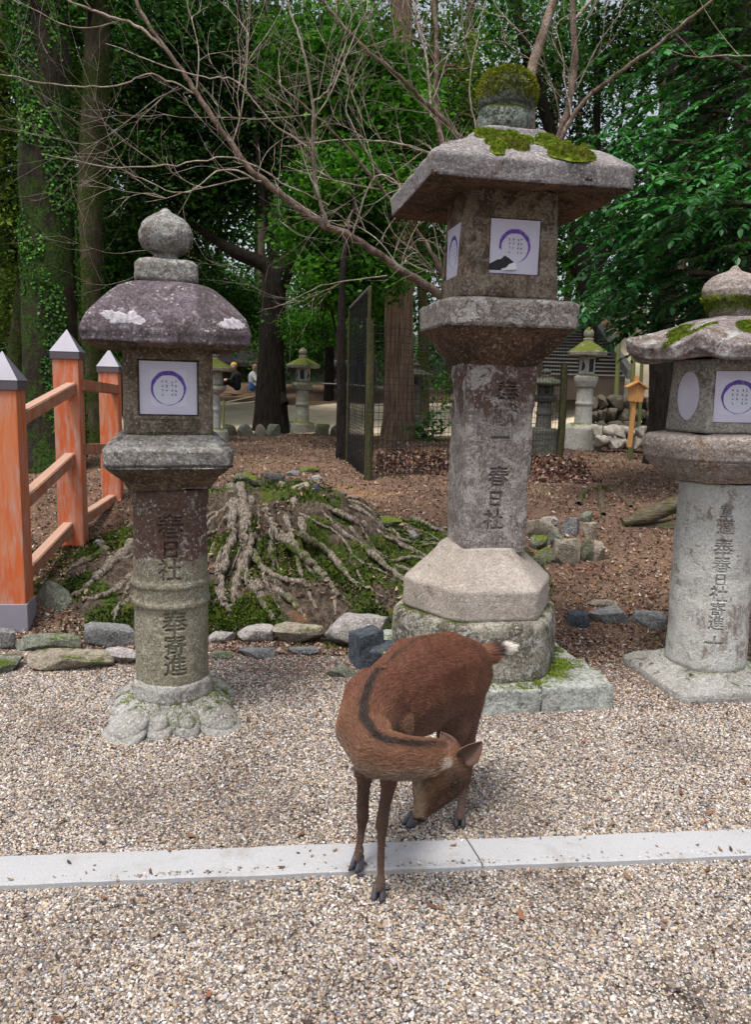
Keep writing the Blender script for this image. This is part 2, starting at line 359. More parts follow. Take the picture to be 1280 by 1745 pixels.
def debris():
    g = np.random.default_rng(14); n = 1500; y = g.uniform(1.5, 4.8, n) ** 1.0; x = (g.random(n) * 2 - 1) * (.9 + y * .56); d = np.array([STR_B.x - STR_A.x, STR_B.y - STR_A.y]); d /= np.hypot(*d); q = (x - STR_A.x) * -d[1] + (y - STR_A.y) * d[0]; on = (q > .012) & (q < .150)
    m_ = np.where(on, g.random(n) < .9, g.random(n) < .35 + .65 * sst(3.2, 4.6, y)); x, y, on = x[m_], y[m_], on[m_]; n = len(x); s = .0035 + .006 * g.random(n) ** 3 + .004 * (~on)
    pal = np.array([(.13, .055, .03), (.22, .12, .06), (.05, .03, .02), (.30, .20, .12), (.24, .10, .05)]); C = pal[g.integers(0, 5, n)]; z = terr(x, y) + np.where(on, .0255, .010)
    o = instancer('leaf_bits', np.stack([x, y, z], 1), np.stack([s * 1.5, s, s], 1), np.stack([g.normal(0, .25, n), g.normal(0, .25, n), g.random(n) * 6.28], 1), C, inst_mat('leaf_bit', .7, .3), 'leaf'); tag(o, 'small brown leaf bits and droppings on the gravel and kerb', 'leaf litter', kind='stuff')
debris()

def strip():
    d = Vector((STR_B.x - STR_A.x, STR_B.y - STR_A.y, 0)).normalized(); nn = Vector((-d.y, d.x, 0)); ang = math.atan2(d.y, d.x)
    m = M('pale_granite', .8, .3); n = m.noise(2.2, 5, .6); c = m.mix(n, (.33, .33, .34), (.44, .44, .45))
    c = m.mix(m.ss(m.noise(230, 2, .7), .5, .7, 0, .5), c, (.22, .22, .25)); c = m.mix(m.ss(m.noise(190, 2, .7), .55, .72, 0, .55), c, (.58, .58, .60))
    c = m.mix(m.ss(m.noise(3.5, 8, .75), .50, .66, 0, .5), c, (.24, .215, .185)); c = m.mix(m.ss(m.noise(38, 3, .6), .68, .72, 0, .8), c, (.16, .11, .1))
    m.color(c); m.bump(m.noise(80, 5, .7), .3, .004)
    J = G(806, 1455); tj = (J - STR_A).dot(d); T0 = -2.2; T1 = 4.4
    for (a, b, lab) in ((T0, tj - .003, 'long pale granite kerb slab left of the crack under the deer'), (tj + .003, T1, 'pale granite kerb slab right of the crack')):
        nx = int((b - a) / .02); ny = 9; us = np.linspace(a, b, nx); vs = np.array([0, .0, .006, .04, .075, .11, .144, .15, .15]); zz = np.array([-.05, .016, .021, .022, .022, .022, .021, .016, -.05])
        U, V = np.meshgrid(us, vs, indexing='ij'); Z = np.repeat(zz[None], nx, 0)
        e = np.zeros_like(Z); P = np.stack([U.ravel(), V.ravel(), 0 * U.ravel()], 1); wv = fbm(P, 14, 3, 3).reshape(U.shape) * .004 * (np.abs(V - .075) > .06)
        slant = .035 * (V - .075) / .15
        if b > tj: U = np.where(np.arange(nx)[:, None] == 0, U + slant * -.6, U)
        else: U = np.where(np.arange(nx)[:, None] == nx - 1, U + slant * -.6, U)
        X = STR_A.x + d.x * U + nn.x * (V + wv); Y = STR_A.y + d.y * U + nn.y * (V + wv)
        F = grid_faces(nx, ny)[:, ::-1][:, [3, 2, 1, 0]]
        o = mesh_np('kerb_slab', np.stack([X.ravel(), Y.ravel(), Z.ravel()], 1), [F, np.arange(ny)[None].copy(), (np.arange(ny) + (nx - 1) * ny)[None, ::-1].copy()], m.m)
        for pl in o.data.polygons: pl.use_smooth = False
        tag(o, lab, 'kerb stone', 'granite kerb slabs in the gravel')
strip()

# ================================================================== LANTERNS
paper_m = None
def mats():
    global MS, MB, MC, MF, MR, PAPER, PURPLE, INK, HOLE, MOSS, MRB, MRS
    MS = {}
    MS['l_roof'] = stone('purple_weathered_stone', (.20, .165, .185), (.115, .088, .10), (.05, .038, .038), .56, 5, (.46, .46, .45), .66, 9, (.10, .12, .02), .0, .62, 8, spk=.35, gsc=(1, 1, .6))
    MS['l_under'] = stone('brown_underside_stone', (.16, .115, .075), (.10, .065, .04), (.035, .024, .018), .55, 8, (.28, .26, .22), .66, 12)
    MS['c_soffit'] = stone('red_brown_underside_stone', (.17, .10, .06), (.085, .05, .034), (.035, .022, .016), .54, 7, (.34, .27, .2), .66, 9)
    MS['l_body'] = stone('lantern_shaft_stone', (.27, .25, .185), (.18, .16, .115), (.075, .04, .032), .50, 4, (.47, .46, .41), .63, 12, (.10, .13, .02), .0, .7, 6, mott=.5, zdark=(.62, .85))
    MS['l_grey'] = stone('lantern_grey_stone', (.30, .29, .27), (.19, .17, .155), (.06, .042, .035), .56, 5, (.48, .50, .46), .6, 13, (.10, .14, .02), .35, .52, 6)
    MS['l_base'] = stone('lotus_base_stone', (.36, .35, .33), (.24, .23, .20), (.08, .065, .05), .62, 6, (.52, .52, .5), .62, 14, (.05, .075, .010), .12, .26, 7, mott=.35)
    MS['l_fire'] = stone('firebox_stone', (.24, .20, .15), (.15, .105, .07), (.06, .045, .03), .56, 6, (.36, .34, .3), .62, 16)
    MS['c_body'] = stone('tall_lantern_stone', (.28, .245, .22), (.20, .17, .155), (.062, .042, .036), .53, 7, (.46, .44, .42), .56, 7, None, lt=.3)
    MS['c_shaft'] = stone('tall_shaft_stone', (.25, .22, .205), (.17, .145, .135), (.065, .035, .028), .53, 6, (.44, .41, .39), .57, 9, None, zdark=(1.1, 1.62), gsc=(1.3, 1.3, .7))
    MS['c_roof'] = stone('tall_roof_stone', (.29, .27, .27), (.19, .17, .165), (.09, .055, .04), .60, 5, (.5, .49, .49), .62, 14, (.10, .12, .02), .2, .62, 7, mott=.45)
    MS['c_under'] = stone('tall_firebox_stone', (.30, .245, .185), (.20, .14, .09), (.05, .03, .022), .54, 9, (.36, .33, .28), .6, 12, lt=.35)
    MS['c_base'] = stone('pale_base_stone', (.43, .375, .33), (.32, .27, .23), (.16, .13, .10), .64, 5, (.5, .47, .43), .66, 12, None, lt=.12, mott=.28, spk=.3)
    MS['c_tier'] = stone('mossy_tier_stone', (.31, .29, .24), (.20, .18, .14), (.055, .05, .035), .53, 5, (.48, .48, .44), .58, 12, (.075, .11, .015), .5, .56, 5)
    MS['c_plinth'] = stone('plinth_stone', (.40, .41, .38), (.26, .27, .24), (.09, .09, .075), .58, 14, (.54, .56, .53), .54, 16, (.09, .14, .015), .45, .58, 4)
    MS['c_final'] = stone('mossy_finial_stone', (.17, .18, .15), (.09, .10, .08), (.03, .04, .025), .52, 8, (.33, .38, .34), .56, 16, (.12, .14, .015), .75, .42, 5)
    MS['r_body'] = stone('white_lichen_shaft', (.52, .51, .475), (.40, .375, .345), (.19, .155, .14), .55, 4, (.60, .60, .57), .5, 9, (.20, .26, .06), .0, .62, 5, zm=(.1, .35, .14), gsc=(1.5, 1.5, .5), lt=.1)
    MS['r_collar'] = stone('pinkish_collar_stone', (.34, .285, .26), (.24, .195, .17), (.12, .075, .03), .58, 6, (.5, .5, .46), .6, 12, (.12, .16, .03), .3, .62, 6)
    MS['r_fire'] = stone('pale_firebox_stone', (.38, .35, .31), (.26, .225, .19), (.1, .075, .06), .62, 6, (.52, .51, .48), .58, 14, lt=.3)
    MS['r_roof'] = stone('curled_roof_stone', (.28, .225, .225), (.185, .15, .145), (.09, .07, .045), .58, 6, (.47, .48, .46), .56, 9, (.14, .16, .02), .35, .50, 5)
    p = M('paper', .85, .2); pn = p.noise(5, 4, .6); p.color(p.mix(pn, (.52, .49, .60), (.66, .64, .74))); p.bump(p.noise(9, 5, .6), .7, .012); PAPER = p.m
    q = M('paper_inner', .85, .2); q.color((.62, .62, .72)); MS['inner'] = q.m
    p = M('purple_print', .8, .2); p.color(p.mix(p.ss(p.noise(60, 4, .7), .45, .7), (.13, .06, .33), (.26, .17, .48))); PURPLE = p.m
    p = M('ink', .8, .2); p.color((.10, .09, .14)); INK = p.m
    p = M('opening_dark', .9, .1); p.color(p.mix(p.noise(20), (.03, .03, .035), (.055, .055, .06))); HOLE = p.m  # darkness inside the lantern openings, put into the colour
    p = M('cushion_moss', .95, .1); n = p.noise(40, 5, .7); c = p.mix(p.ss(n, .35, .65), (.08, .13, .010), (.32, .42, .045)); c = p.mix(p.ss(p.noise(6, 4), .5, .7, 0, .7), c, (.13, .11, .025)); p.color(c); p.bump(p.noise(150, 4, .8), .9, .01); MOSS = p.m
mats()

def text_mesh(ch, size, ext, off=0.):
    cu = bpy.data.curves.new('inscription_glyph', 'FONT'); cu.body = ch; cu.size = size; cu.extrude = size * .05; cu.align_x = 'CENTER'; cu.align_y = 'CENTER'; cu.resolution_u = 2; cu.offset = 0
    o = bpy.data.objects.new('inscription_glyph', cu); col.objects.link(o); m1 = bpy.data.meshes.new_from_object(o.evaluated_get(bpy.context.evaluated_depsgraph_get())); bpy.data.objects.remove(o)
    b_ = bmesh.new(); b_.from_mesh(m1); bmesh.ops.remove_doubles(b_, verts=b_.verts, dist=1e-6); b_.to_mesh(m1); b_.free()
    o = bpy.data.objects.new('inscription_glyph', m1); col.objects.link(o); md = o.modifiers.new('r', 'REMESH'); md.mode = 'VOXEL'; md.voxel_size = size * .014; md.adaptivity = .0; dg = bpy.context.evaluated_depsgraph_get(); dg.update()
    me = bpy.data.meshes.new_from_object(o.evaluated_get(dg)); bpy.data.objects.remove(o); bpy.data.curves.remove(cu); nn = [v.normal.copy() for v in me.vertices]
    if off:
        for v, q in zip(me.vertices, nn): v.co += Vector((q.x, q.y, 0)) * off
        o = bpy.data.objects.new('inscription_glyph', me); col.objects.link(o); md = o.modifiers.new('r', 'REMESH'); md.mode = 'VOXEL'; md.voxel_size = size * .016; dg = bpy.context.evaluated_depsgraph_get(); dg.update(); me = bpy.data.meshes.new_from_object(o.evaluated_get(dg)); bpy.data.objects.remove(o)
    return me
def boolean(o, cutters, op='DIFFERENCE'):
    me = bpy.data.meshes.new('cutter'); bm = bmesh.new()
    for m_, mat in cutters:
        b2 = bmesh.new(); b2.from_mesh(m_); b2.transform(mat); t = bpy.data.meshes.new('t'); b2.to_mesh(t); b2.free(); bm.from_mesh(t); bpy.data.meshes.remove(t)
    bmesh.ops.remove_doubles(bm, verts=bm.verts, dist=1e-6)
    bm.to_mesh(me); bm.free(); c = bpy.data.objects.new('cutter', me); col.objects.link(c)
    mw = o.parent; o.parent = None
    md = o.modifiers.new('cut', 'BOOLEAN'); md.object = c; md.operation = op; md.solver = 'EXACT';
    dg = bpy.context.evaluated_depsgraph_get(); dg.update(); n = bpy.data.meshes.new_from_object(o.evaluated_get(dg))
    o.modifiers.clear(); print('BOOL', o.name, len(o.data.vertices), len(n.vertices))
    if len(n.vertices) > .8 * len(o.data.vertices): o.data = n
    o.parent = mw; bpy.data.objects.remove(c); bpy.data.meshes.remove(me)
def engrave(o, items, face, rz=0., depth=.009, ext=.02, off=.0):
    """cuts each character into the stone to an even depth, following the surface"""
    from mathutils.bvhtree import BVHTree
    bvh = BVHTree.FromPolygons([v.co for v in o.data.vertices], [p.vertices for p in o.data.polygons]); Rm = Matrix.Rotation(rz, 3, 'Z'); Ri = Rm.inverted(); dirn = Rm @ Vector((0, 1, 0))
    for ch, x, z, s, sx in items:
        m = text_mesh(ch, s, ext, off)
        for v in m.vertices:
            px, pz = x + v.co.x * sx, z + v.co.y; h = bvh.ray_cast(Rm @ Vector((px, -1, pz)), dirn); ys = (Ri @ h[0]).y if h[0] is not None else -.15
            zm_ = s * .05; v.co = Rm @ Vector((px, ys + (-v.co.z / zm_ * (depth if v.co.z < 0 else .02)), pz))
        boolean(o, [(m, Matrix.Identity(4))])
def cube_mesh():
    bm = bmesh.new(); bmesh.ops.create_cube(bm, size=1); m = bpy.data.meshes.new('cutbox'); bm.to_mesh(m); bm.free(); return m

def flat_poly(name, pts, mat, parent, M4, th=.0012, thick_in=True):
    bm = bmesh.new(); vs = [bm.verts.new((x, 0, z)) for x, z in pts]; f = bm.faces.new(vs)
    r = bmesh.ops.extrude_face_region(bm, geom=[f]); bmesh.ops.translate(bm, verts=[v for v in r['geom'] if isinstance(v, bmesh.types.BMVert)], vec=(0, th, 0))
    bmesh.ops.recalc_face_normals(bm, faces=bm.faces); bm.transform(M4); return bm_obj(name, bm, mat, parent)
def paper_sheet(parent, M4, wd, ht, r, torn=False, oval=False, plain=False, zoff=0., seed=0):
    """a sheet of paper in the lantern window, local x across, z up, facing -y"""
    g = random.Random(seed)
    if oval:
        pts = [(wd / 2 * math.cos(a), ht / 2 * math.sin(a)) for a in [i / 40 * 2 * math.pi for i in range(40)]]
        return flat_poly('paper', pts, PAPER, parent, M4)
    h, k = wd / 2, ht / 2
    if torn:
        T = [(-h, -k + .05 * ht), (-h + .02 * wd, -k + .175 * ht), (-.33 * wd, -k + .255 * ht), (-.27 * wd, -k + .26 * ht), (-.19 * wd, -k + .335 * ht), (-.10 * wd, -k + .285 * ht), (0.0 * wd, -k + .215 * ht), (-.10 * wd, -k + .175 * ht), (-.15 * wd, -k + .115 * ht), (-.25 * wd, -k + .085 * ht), (-.26 * wd, -k + .052 * ht)]
        pts = [(-h, k), (h, k - .004), (h, -k + .002), (-h, -k)] + T[::-1][0:0]
        pts = [(-h, -k), (h, -k)] + [(h, k), (-h, k)] + [(-h, -k + .165 * ht)] + T[2:] + [(-h, -k + .05 * ht)]
        flat_poly('torn_hole_dark', [(-h + .002, -k + .003), (.02 * wd, -k + .003), (.02 * wd, -k + .4 * ht), (-h + .002, -k + .4 * ht)], HOLE, parent, M4 @ Matrix.Translation((0, .003, 0)))  # dark plate painted as the shade behind the torn paper
        flap = [(-.25 * wd, -k + .05 * ht), (-.16 * wd, -k + .10 * ht), (-.10 * wd, -k + .17 * ht), (-.02 * wd, -k + .19 * ht), (.02 * wd, -k + .225 * ht), (.03 * wd, -k + .15 * ht), (.06 * wd, -k + .09 * ht), (.0 * wd, -k + .07 * ht)]
        fm = M('torn_flap', .9, .2); fm.color((.74, .73, .80)); f = flat_poly('torn_flap', flap, fm.m, parent, M4 @ Matrix.Translation((0, -.0045, 0)) @ Matrix.Rotation(R(-4), 4, 'X'))
    else:
        pts = [(-h, -k), (h, -k), (h, k), (-h, k)]
    sh = flat_poly('paper', pts, PAPER, parent, M4)
    if not torn: flat_poly('paper_print', [(-r * 1.02, -r * 1.05 + zoff), (r * 1.02, -r * 1.05 + zoff), (r * 1.02, r * 1.05 + zoff), (-r * 1.02, r * 1.05 + zoff)], MS['inner'], sh, M4 @ Matrix.Translation((0, -.0004, 0)))
    # ring: outer circle with the inner circle set low, so that the band is widest at the top
    n = 72; ri = r * .86; dz = -r * .115; V = []; F = []
    a0, a1 = (0, n) if not torn else (0, n)
    for i in range(n):
        a = i / n * 2 * math.pi; w1 = r * (1 + .012 * math.sin(a * 9 + seed)); w2 = ri * (1 + (.02 * math.sin(a * 7) if math.sin(a) > .2 else .004))
        V += [(w1 * math.cos(a), -.0014, w1 * math.sin(a) + zoff), (w2 * math.cos(a), -.0014, w2 * math.sin(a) + dz + zoff)]
    for i in range(n):
        a = (i + .5) / n * 360
        if torn and 188 < a < 284: continue
        j = (i + 1) % n; F.append((2 * i, 2 * j, 2 * j + 1, 2 * i + 1))
    V = [tuple(M4 @ Vector(v)) for v in V]; me = bpy.data.meshes.new('purple_ring'); me.from_pydata(V, [], F); me.materials.append(PURPLE)
    o = bpy.data.objects.new('purple_ring', me); col.objects.link(o); o.parent = sh
    # small brushed characters, too small to read in the photograph
    V = []; F = []
    for cx_ in (-.34, -.1, .22, .42):
        for q in range(4 if abs(cx_) > .15 else 3):
            cz = .38 - q * .26
            for s_ in range(5):
                ln = r * g.uniform(.04, .12); th_ = r * g.uniform(.012, .026); a = g.choice([0, 0, 90, 60, -50]); c0 = Vector((cx_ * r + g.uniform(-.03, .03) * r, -.0015, cz * r + g.uniform(-.06, .06) * r + zoff))
                d = Vector((math.cos(R(a)), 0, math.sin(R(a)))) * ln / 2; e = Vector((-math.sin(R(a)), 0, math.cos(R(a)))) * th_ / 2; b = len(V)
                V += [tuple(M4 @ (c0 + p_)) for p_ in (-d - e, d - e, d + e, -d + e)]; F.append((b, b + 1, b + 2, b + 3))
    me = bpy.data.meshes.new('brushed_characters'); me.from_pydata(V, [], F); me.materials.append(INK); o = bpy.data.objects.new('brushed_characters', me); col.objects.link(o); o.parent = sh
    return sh

def moss_cushion(parent, spots, surf, name='moss', seed=1, dens=85000, mat=None, blade=.006):
    """spots: (x, y, radius x, radius y, height); surf(x, y) -> z of the stone below. One mesh of domes bristling with tiny shoots"""
    g = np.random.default_rng(seed); Vs = []; Fs = []; n0 = 0
    for (x, y, rx, ry, h) in spots:
        k = 40; m = 12; th = np.arange(k) / k * 2 * math.pi; rr = np.linspace(0.001, 1, m)
        Rg, Tg = np.meshgrid(rr, th, indexing='ij'); wob = 1 + .22 * fbm(np.stack([np.cos(Tg.ravel()) * 1.3 + x * 9, np.sin(Tg.ravel()) * 1.3 + y * 9, 0 * Tg.ravel()], 1), 1.6, 3, seed).reshape(Tg.shape)
        X = x + Rg * rx * wob * np.cos(Tg); Y = y + Rg * ry * wob * np.sin(Tg)
        P = np.stack([X.ravel(), Y.ravel(), 0 * X.ravel()], 1)
        Z = surf(X, Y) + h * np.sqrt(np.clip(1 - Rg ** 3, 0, 1)) * (1 + .35 * fbm(P, 45, 3, seed + 2).reshape(X.shape)) - .004 * (Rg > .98)
        V = np.stack([X.ravel(), Y.ravel(), Z.ravel()], 1); Vs.append(V); Fs.append(grid_faces(m, k, False, True) + n0); n0 += len(V)
        nb = int(dens * rx * ry * 3.14 * 4) + 30; a = g.random(nb) * 6.283; q = np.sqrt(g.random(nb)) * 1.0
        iw = (a / 6.283 * k).astype(int) % k; wq = wob[0, iw]; bx = x + q * rx * wq * np.cos(a); by = y + q * ry * wq * np.sin(a)
        bz = surf(bx, by) + h * np.sqrt(np.clip(1 - q ** 3, 0, 1)) - .002
        d = np.stack([.5 * np.cos(a) * q + g.normal(0, .35, nb), .5 * np.sin(a) * q + g.normal(0, .35, nb), .5 + g.random(nb)], 1); d /= np.linalg.norm(d, axis=1)[:, None]
        sdv = np.cross(d, g.normal(0, 1, (nb, 3))); sdv /= np.linalg.norm(sdv, axis=1)[:, None]; B = np.stack([bx, by, bz], 1); L = blade * g.uniform(.6, 1.5, nb)[:, None]
        V = np.stack([B - sdv * L * .22, B + sdv * L * .22, B + d * L + sdv * L * .02, B + d * L - sdv * L * .02], 1).reshape(-1, 3); Vs.append(V); Fs.append(np.arange(nb * 4).reshape(-1, 4) + n0); n0 += len(V)
    return mesh_np(name, np.vstack(Vs), np.vstack(Fs), mat or MOSS, parent)

def bar_mesh(bm, a, b, w_, t_):
    a = Vector(a); b = Vector(b); d = b - a; L = d.length; q = d.to_track_quat('X', 'Z').to_matrix().to_4x4()
    bmesh.ops.create_cube(bm, size=1, matrix=Matrix.Translation((a + b) / 2) @ q @ Matrix.Diagonal((L, w_, t_, 1)))

def underside(o, mat, lim=-.25, zmax=9.):  # darker, browner stone on faces that point down
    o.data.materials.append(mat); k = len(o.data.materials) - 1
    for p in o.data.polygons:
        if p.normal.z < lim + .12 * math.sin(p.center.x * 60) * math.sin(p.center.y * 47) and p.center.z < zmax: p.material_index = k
def moss_on(o, mask, n, blade=.006, mat=None, seed=0, name='moss', up=.2):
    g = np.random.default_rng(seed); V = coords(o).astype(float); N = normals(o).astype(float); w_ = np.clip(mask(V, N), 0, 1) * (N[:, 2] > up)
    if w_.sum() <= 0: return
    q = g.choice(len(V), n, p=w_ / w_.sum()); B = V[q] + g.normal(0, .010, (n, 3)) * (1 - np.abs(N[q])); d = N[q] + g.normal(0, .5, B.shape); d /= np.linalg.norm(d, axis=1)[:, None]; sv = np.cross(d, g.normal(0, 1, B.shape)); sv /= np.linalg.norm(sv, axis=1)[:, None]; L = blade * g.uniform(.4, 1.5, n)[:, None]
    return mesh_np(name, np.stack([B - sv * L * .3, B + sv * L * .3, B + d * L], 1).reshape(-1, 3), np.arange(n * 3).reshape(-1, 3), mat or MOSS, o, False)
def lantern_left():
    rz = R(15); o = empty('stone_lantern', (-.905, 3.42, 0), 'stone lantern with round banded shaft and purple-grey domed roof beside the orange fence', 'stone lantern', 'large stone lanterns along the gravel', rz)
    # lotus base
    b = loft('lotus_base', [(-.03, .01, 1.3), (-.03, .238, 1.3), (.0, .243, 1.3), (.03, .235, 1.3), (.065, .215, 1.28), (.10, .18, 1.2), (.115, .165, 1.1), (.115, .01, 1.1)], 4, MS['l_base'], o, K=144, seg=.012)
    pe = []
    def petal(ang, dist, rx, ry, h, zz):
        bm = bmesh.new(); bmesh.ops.create_icosphere(bm, subdivisions=3, radius=1, matrix=Matrix.Translation((0, 0, 0)) @ Matrix.Rotation(ang, 4, 'Z') @ Matrix.Translation((0, -dist, zz)) @ Matrix.Rotation(R(28), 4, 'X') @ Matrix.Diagonal((rx, ry, h, 1)))
        t = bpy.data.meshes.new('t'); bm.to_mesh(t); bm.free(); return t
    V = [coords(b)]; F = []; me = b.data; bm = bmesh.new(); bm.from_mesh(me)
    for k in range(4):
        for (a, dist, rx, ry, h, zz) in ((45, .262, .092, .10, .038, .048), (-14, .225, .036, .05, .03, .05), (14, .225, .036, .05, .03, .05)):
            bm.from_mesh(petal(R(a + 90 * k), dist, rx, ry, h, zz))
            if a == 45: bm.from_mesh(petal(R(a + 90 * k), dist + .03, rx * 1.15, ry * 1.0, h, zz - .038))
            else: bm.from_mesh(petal(R(a + 90 * k), dist + .02, rx * 1.5, ry * 1.0, h, zz - .035))
    bm.to_mesh(me); bm.free(); me.polygons.foreach_set('use_smooth', [True] * len(me.polygons)); rough(b, .006, 25, 4, 3)
    f = loft('shaft_foot', [(.10, .01, 1.05), (.10, .17, 1.05), (.115, .176, 1.06), (.175, .172, 1.06), (.192, .166, 1.03), (.192, .01, 1.03)], 8, MS['l_base'], o, seg=.01); rough(f, .006, 18, 4, 5, .004)
    s = loft('shaft', [(.185, .01, 1.0), (.185, .163, 1.0), (.53, .165, 1.), (.536, .175, 1.), (.552, .176, 1.), (.562, .168, 1.), (.615, .169, 1.), (.625, .177, 1.), (.641, .177, 1.), (.650, .166, 1.), (.97, .160, 1.), (.975, .166, 1.02), (1.05, .168, 1.05), (1.055, .01, 1.05)], 16, MS['l_body'], o, K=176, seg=.0075)
    rough(s, .0035, 22, 4, 7, .002)
    engrave(s, [('春', 0, .885, .115, 1), ('日', 0, .79, .085, 1), ('社', -.005, .70, .10, 1), ('奉', .012, .465, .115, 1), ('寄', .012, .365, .10, 1), ('進', .012, .275, .105, 1)], .163, 0, .011, .02, .0012)
    def lotus(V, th, rad, Rr):
        z = V[:, :, 2]; k = sst(1.05, 1.09, z) * (1 - sst(1.148, 1.156, z)); s_ = 1 + k * .07 * np.abs(np.sin(th * 4))[None, :]
        V[:, :, 0] *= s_; V[:, :, 1] *= s_; return V
    c = loft('collar', [(1.052, .01, 1.25), (1.052, .175, 1.22), (1.075, .182, 1.22), (1.10, .198, 1.24), (1.125, .228, 1.27), (1.147, .246, 1.3), (1.150, .256, 1.3), (1.158, .252, 1.3), (1.163, .262, 1.32), (1.222, .264, 1.3), (1.234, .255, 1.3), (1.240, .240, 1.3), (1.252, .237, 1.3), (1.260, .215, 1.3), (1.276, .210, 1.3), (1.284, .196, 1.3), (1.284, .01, 1.3)], 4, MS['l_grey'], o, seg=.007, warp=lotus); rough(c, .005, 16, 5, 9, .006)
    fb = loft('firebox', [(1.283, .01, 1.3), (1.283, .183, 1.3), (1.66, .181, 1.3), (1.66, .01, 1.3)], 4, MS['l_fire'], o, seg=.012); rough(fb, .003, 16, 4, 11, .002)
    bx = cube_mesh(); boolean(fb, [(bx, Matrix.Translation((0, -.185, 1.475)) @ Matrix.Diagonal((.242, .05, .228, 1)))])
    bm = bmesh.new()
    for a_, b_ in (((-.1, -.184, 1.352), (.1, -.184, 1.352)), ((-.1, -.184, 1.30), (.1, -.184, 1.30)), ((-.055, -.184, 1.328), (0, -.184, 1.349)), ((-.055, -.184, 1.328), (0, -.184, 1.304)), ((0, -.184, 1.304), (.055, -.184, 1.328)), ((0, -.184, 1.349), (.055, -.184, 1.328)), ((-.02, -.184, 1.312), (.03, -.184, 1.342)), ((-.03, -.184, 1.342), (.02, -.184, 1.312))): bar_mesh(bm, a_, b_, .008, .005)
    bm_obj('diamond_carving', bm, MS['l_fire'], fb)
    paper_sheet(fb, Matrix.Translation((0, -.168, 1.475)), .228, .214, .07, seed=2)
    rf = loft('roof', [(1.655, .01, 1.40), (1.650, .18, 1.40), (1.636, .20, 1.40), (1.632, .275, 1.40), (1.648, .322, 1.40), (1.668, .322, 1.40), (1.69, .327, 1.395), (1.712, .322, 1.385), (1.755, .305, 1.37), (1.80, .27, 1.30), (1.845, .228, 1.28), (1.878, .188, 1.27), (1.897, .15, 1.26), (1.903, .128, 1.25), (1.905, .01, 1.25)], 4, MS['l_roof'], o, K=240, seg=.01, p=70); rough(rf, .006, 9, 5, 13, .006)
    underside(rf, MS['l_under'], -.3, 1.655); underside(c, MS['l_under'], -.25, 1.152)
    # pale bare patches where the stone flaked
    pm = M('flaked_patch', .9, .2); pm.color(pm.mix(pm.ss(pm.noise(45, 6, .8), .38, .6), (.24, .215, .235), (.50, .475, .50))); pm.bump(pm.noise(60, 4), .4, .006)
    def patch(blobs, name):
        V = []; F = []; n0 = 0; roofV = coords(rf); g = roofV
        m_, k_ = 14, 46
        for (px0, pz0, rx, rzz) in blobs:
            th_ = np.arange(k_) / k_ * 2 * math.pi; rr_ = np.linspace(0.01, 1, m_); A, B = np.meshgrid(rr_, th_, indexing='ij')
            wob = 1 + .55 * fbm(np.stack([np.cos(B.ravel()) * 2 + px0 * 20, np.sin(B.ravel()) * 2, 0 * B.ravel()], 1), 2.2, 5, 3, .7).reshape(A.shape)
            X = px0 + A * rx * wob * np.cos(B); Z = pz0 + A * rzz * wob * np.sin(B); Y = np.zeros_like(X)
            for idx in np.ndindex(X.shape):
                ok, loc, nr, fi = rf.ray_cast(Vector((X[idx], -1, Z[idx])), Vector((0, 1, 0)))
                if ok: Y[idx] = loc.y - .0028 * (1 - A[idx] ** 6) + .002 * (A[idx] > .97)
                else: Y[idx] = np.nan
            bad = np.isnan(Y); 
            if bad.any(): Y[bad] = np.nanmax(Y)
            V.append(np.stack([X.ravel(), Y.ravel(), Z.ravel()], 1)); F.append(grid_faces(m_, k_, False, True) + n0); n0 += m_ * k_
        return mesh_np(name, np.vstack(V), np.vstack(F)[:, ::-1].copy(), pm.m, rf)
    dg = bpy.context.evaluated_depsgraph_get(); dg.update()
    patch([(-.215, 1.748, .03, .022), (-.185, 1.738, .035, .026), (-.15, 1.733, .035, .02), (-.115, 1.730, .03, .02), (-.13, 1.752, .018, .016)], 'bare_stone_patch'); patch([(.245, 1.733, .042, .024), (.215, 1.726, .024, .015), (.272, 1.728, .024, .018)], 'bare_stone_patch')
    fn = loft('finial', [(1.90, .01, 1.3), (1.902, .122, 1.3), (1.914, .128, 1.32), (1.975, .127, 1.32), (1.992, .11, 1.3), (2.002, .06, 1.1), (2.006, .052, 1.), (2.022, .055, 1.), (2.032, .075, 1.), (2.05, .099, 1.), (2.08, .111, 1.), (2.11, .112, 1.), (2.14, .10, 1.), (2.165, .078, 1.), (2.182, .05, 1.), (2.192, .028, 1.), (2.206, .014, 1.), (2.210, .004, 1.)], 4, MS['l_grey'], o, seg=.008); rough(fn, .005, 28, 5, 15, .004)
    # moss at the foot
    def sf(x, y):
        r_ = np.maximum(np.abs(x), np.abs(y)); return .118 - .33 * np.clip(r_ - .165, 0, .2) + .0
    moss_on(b, lambda V, N: ((.55 * sst(.27, .17, np.hypot(V[:, 0], V[:, 1])) + .5 * fbm(V, 11, 4, 5) + .22 * (V[:, 0] > .05)) > .16) * (V[:, 2] > .03), 9000, .0075, None, 3, up=.1)
    return o
lantern_left()

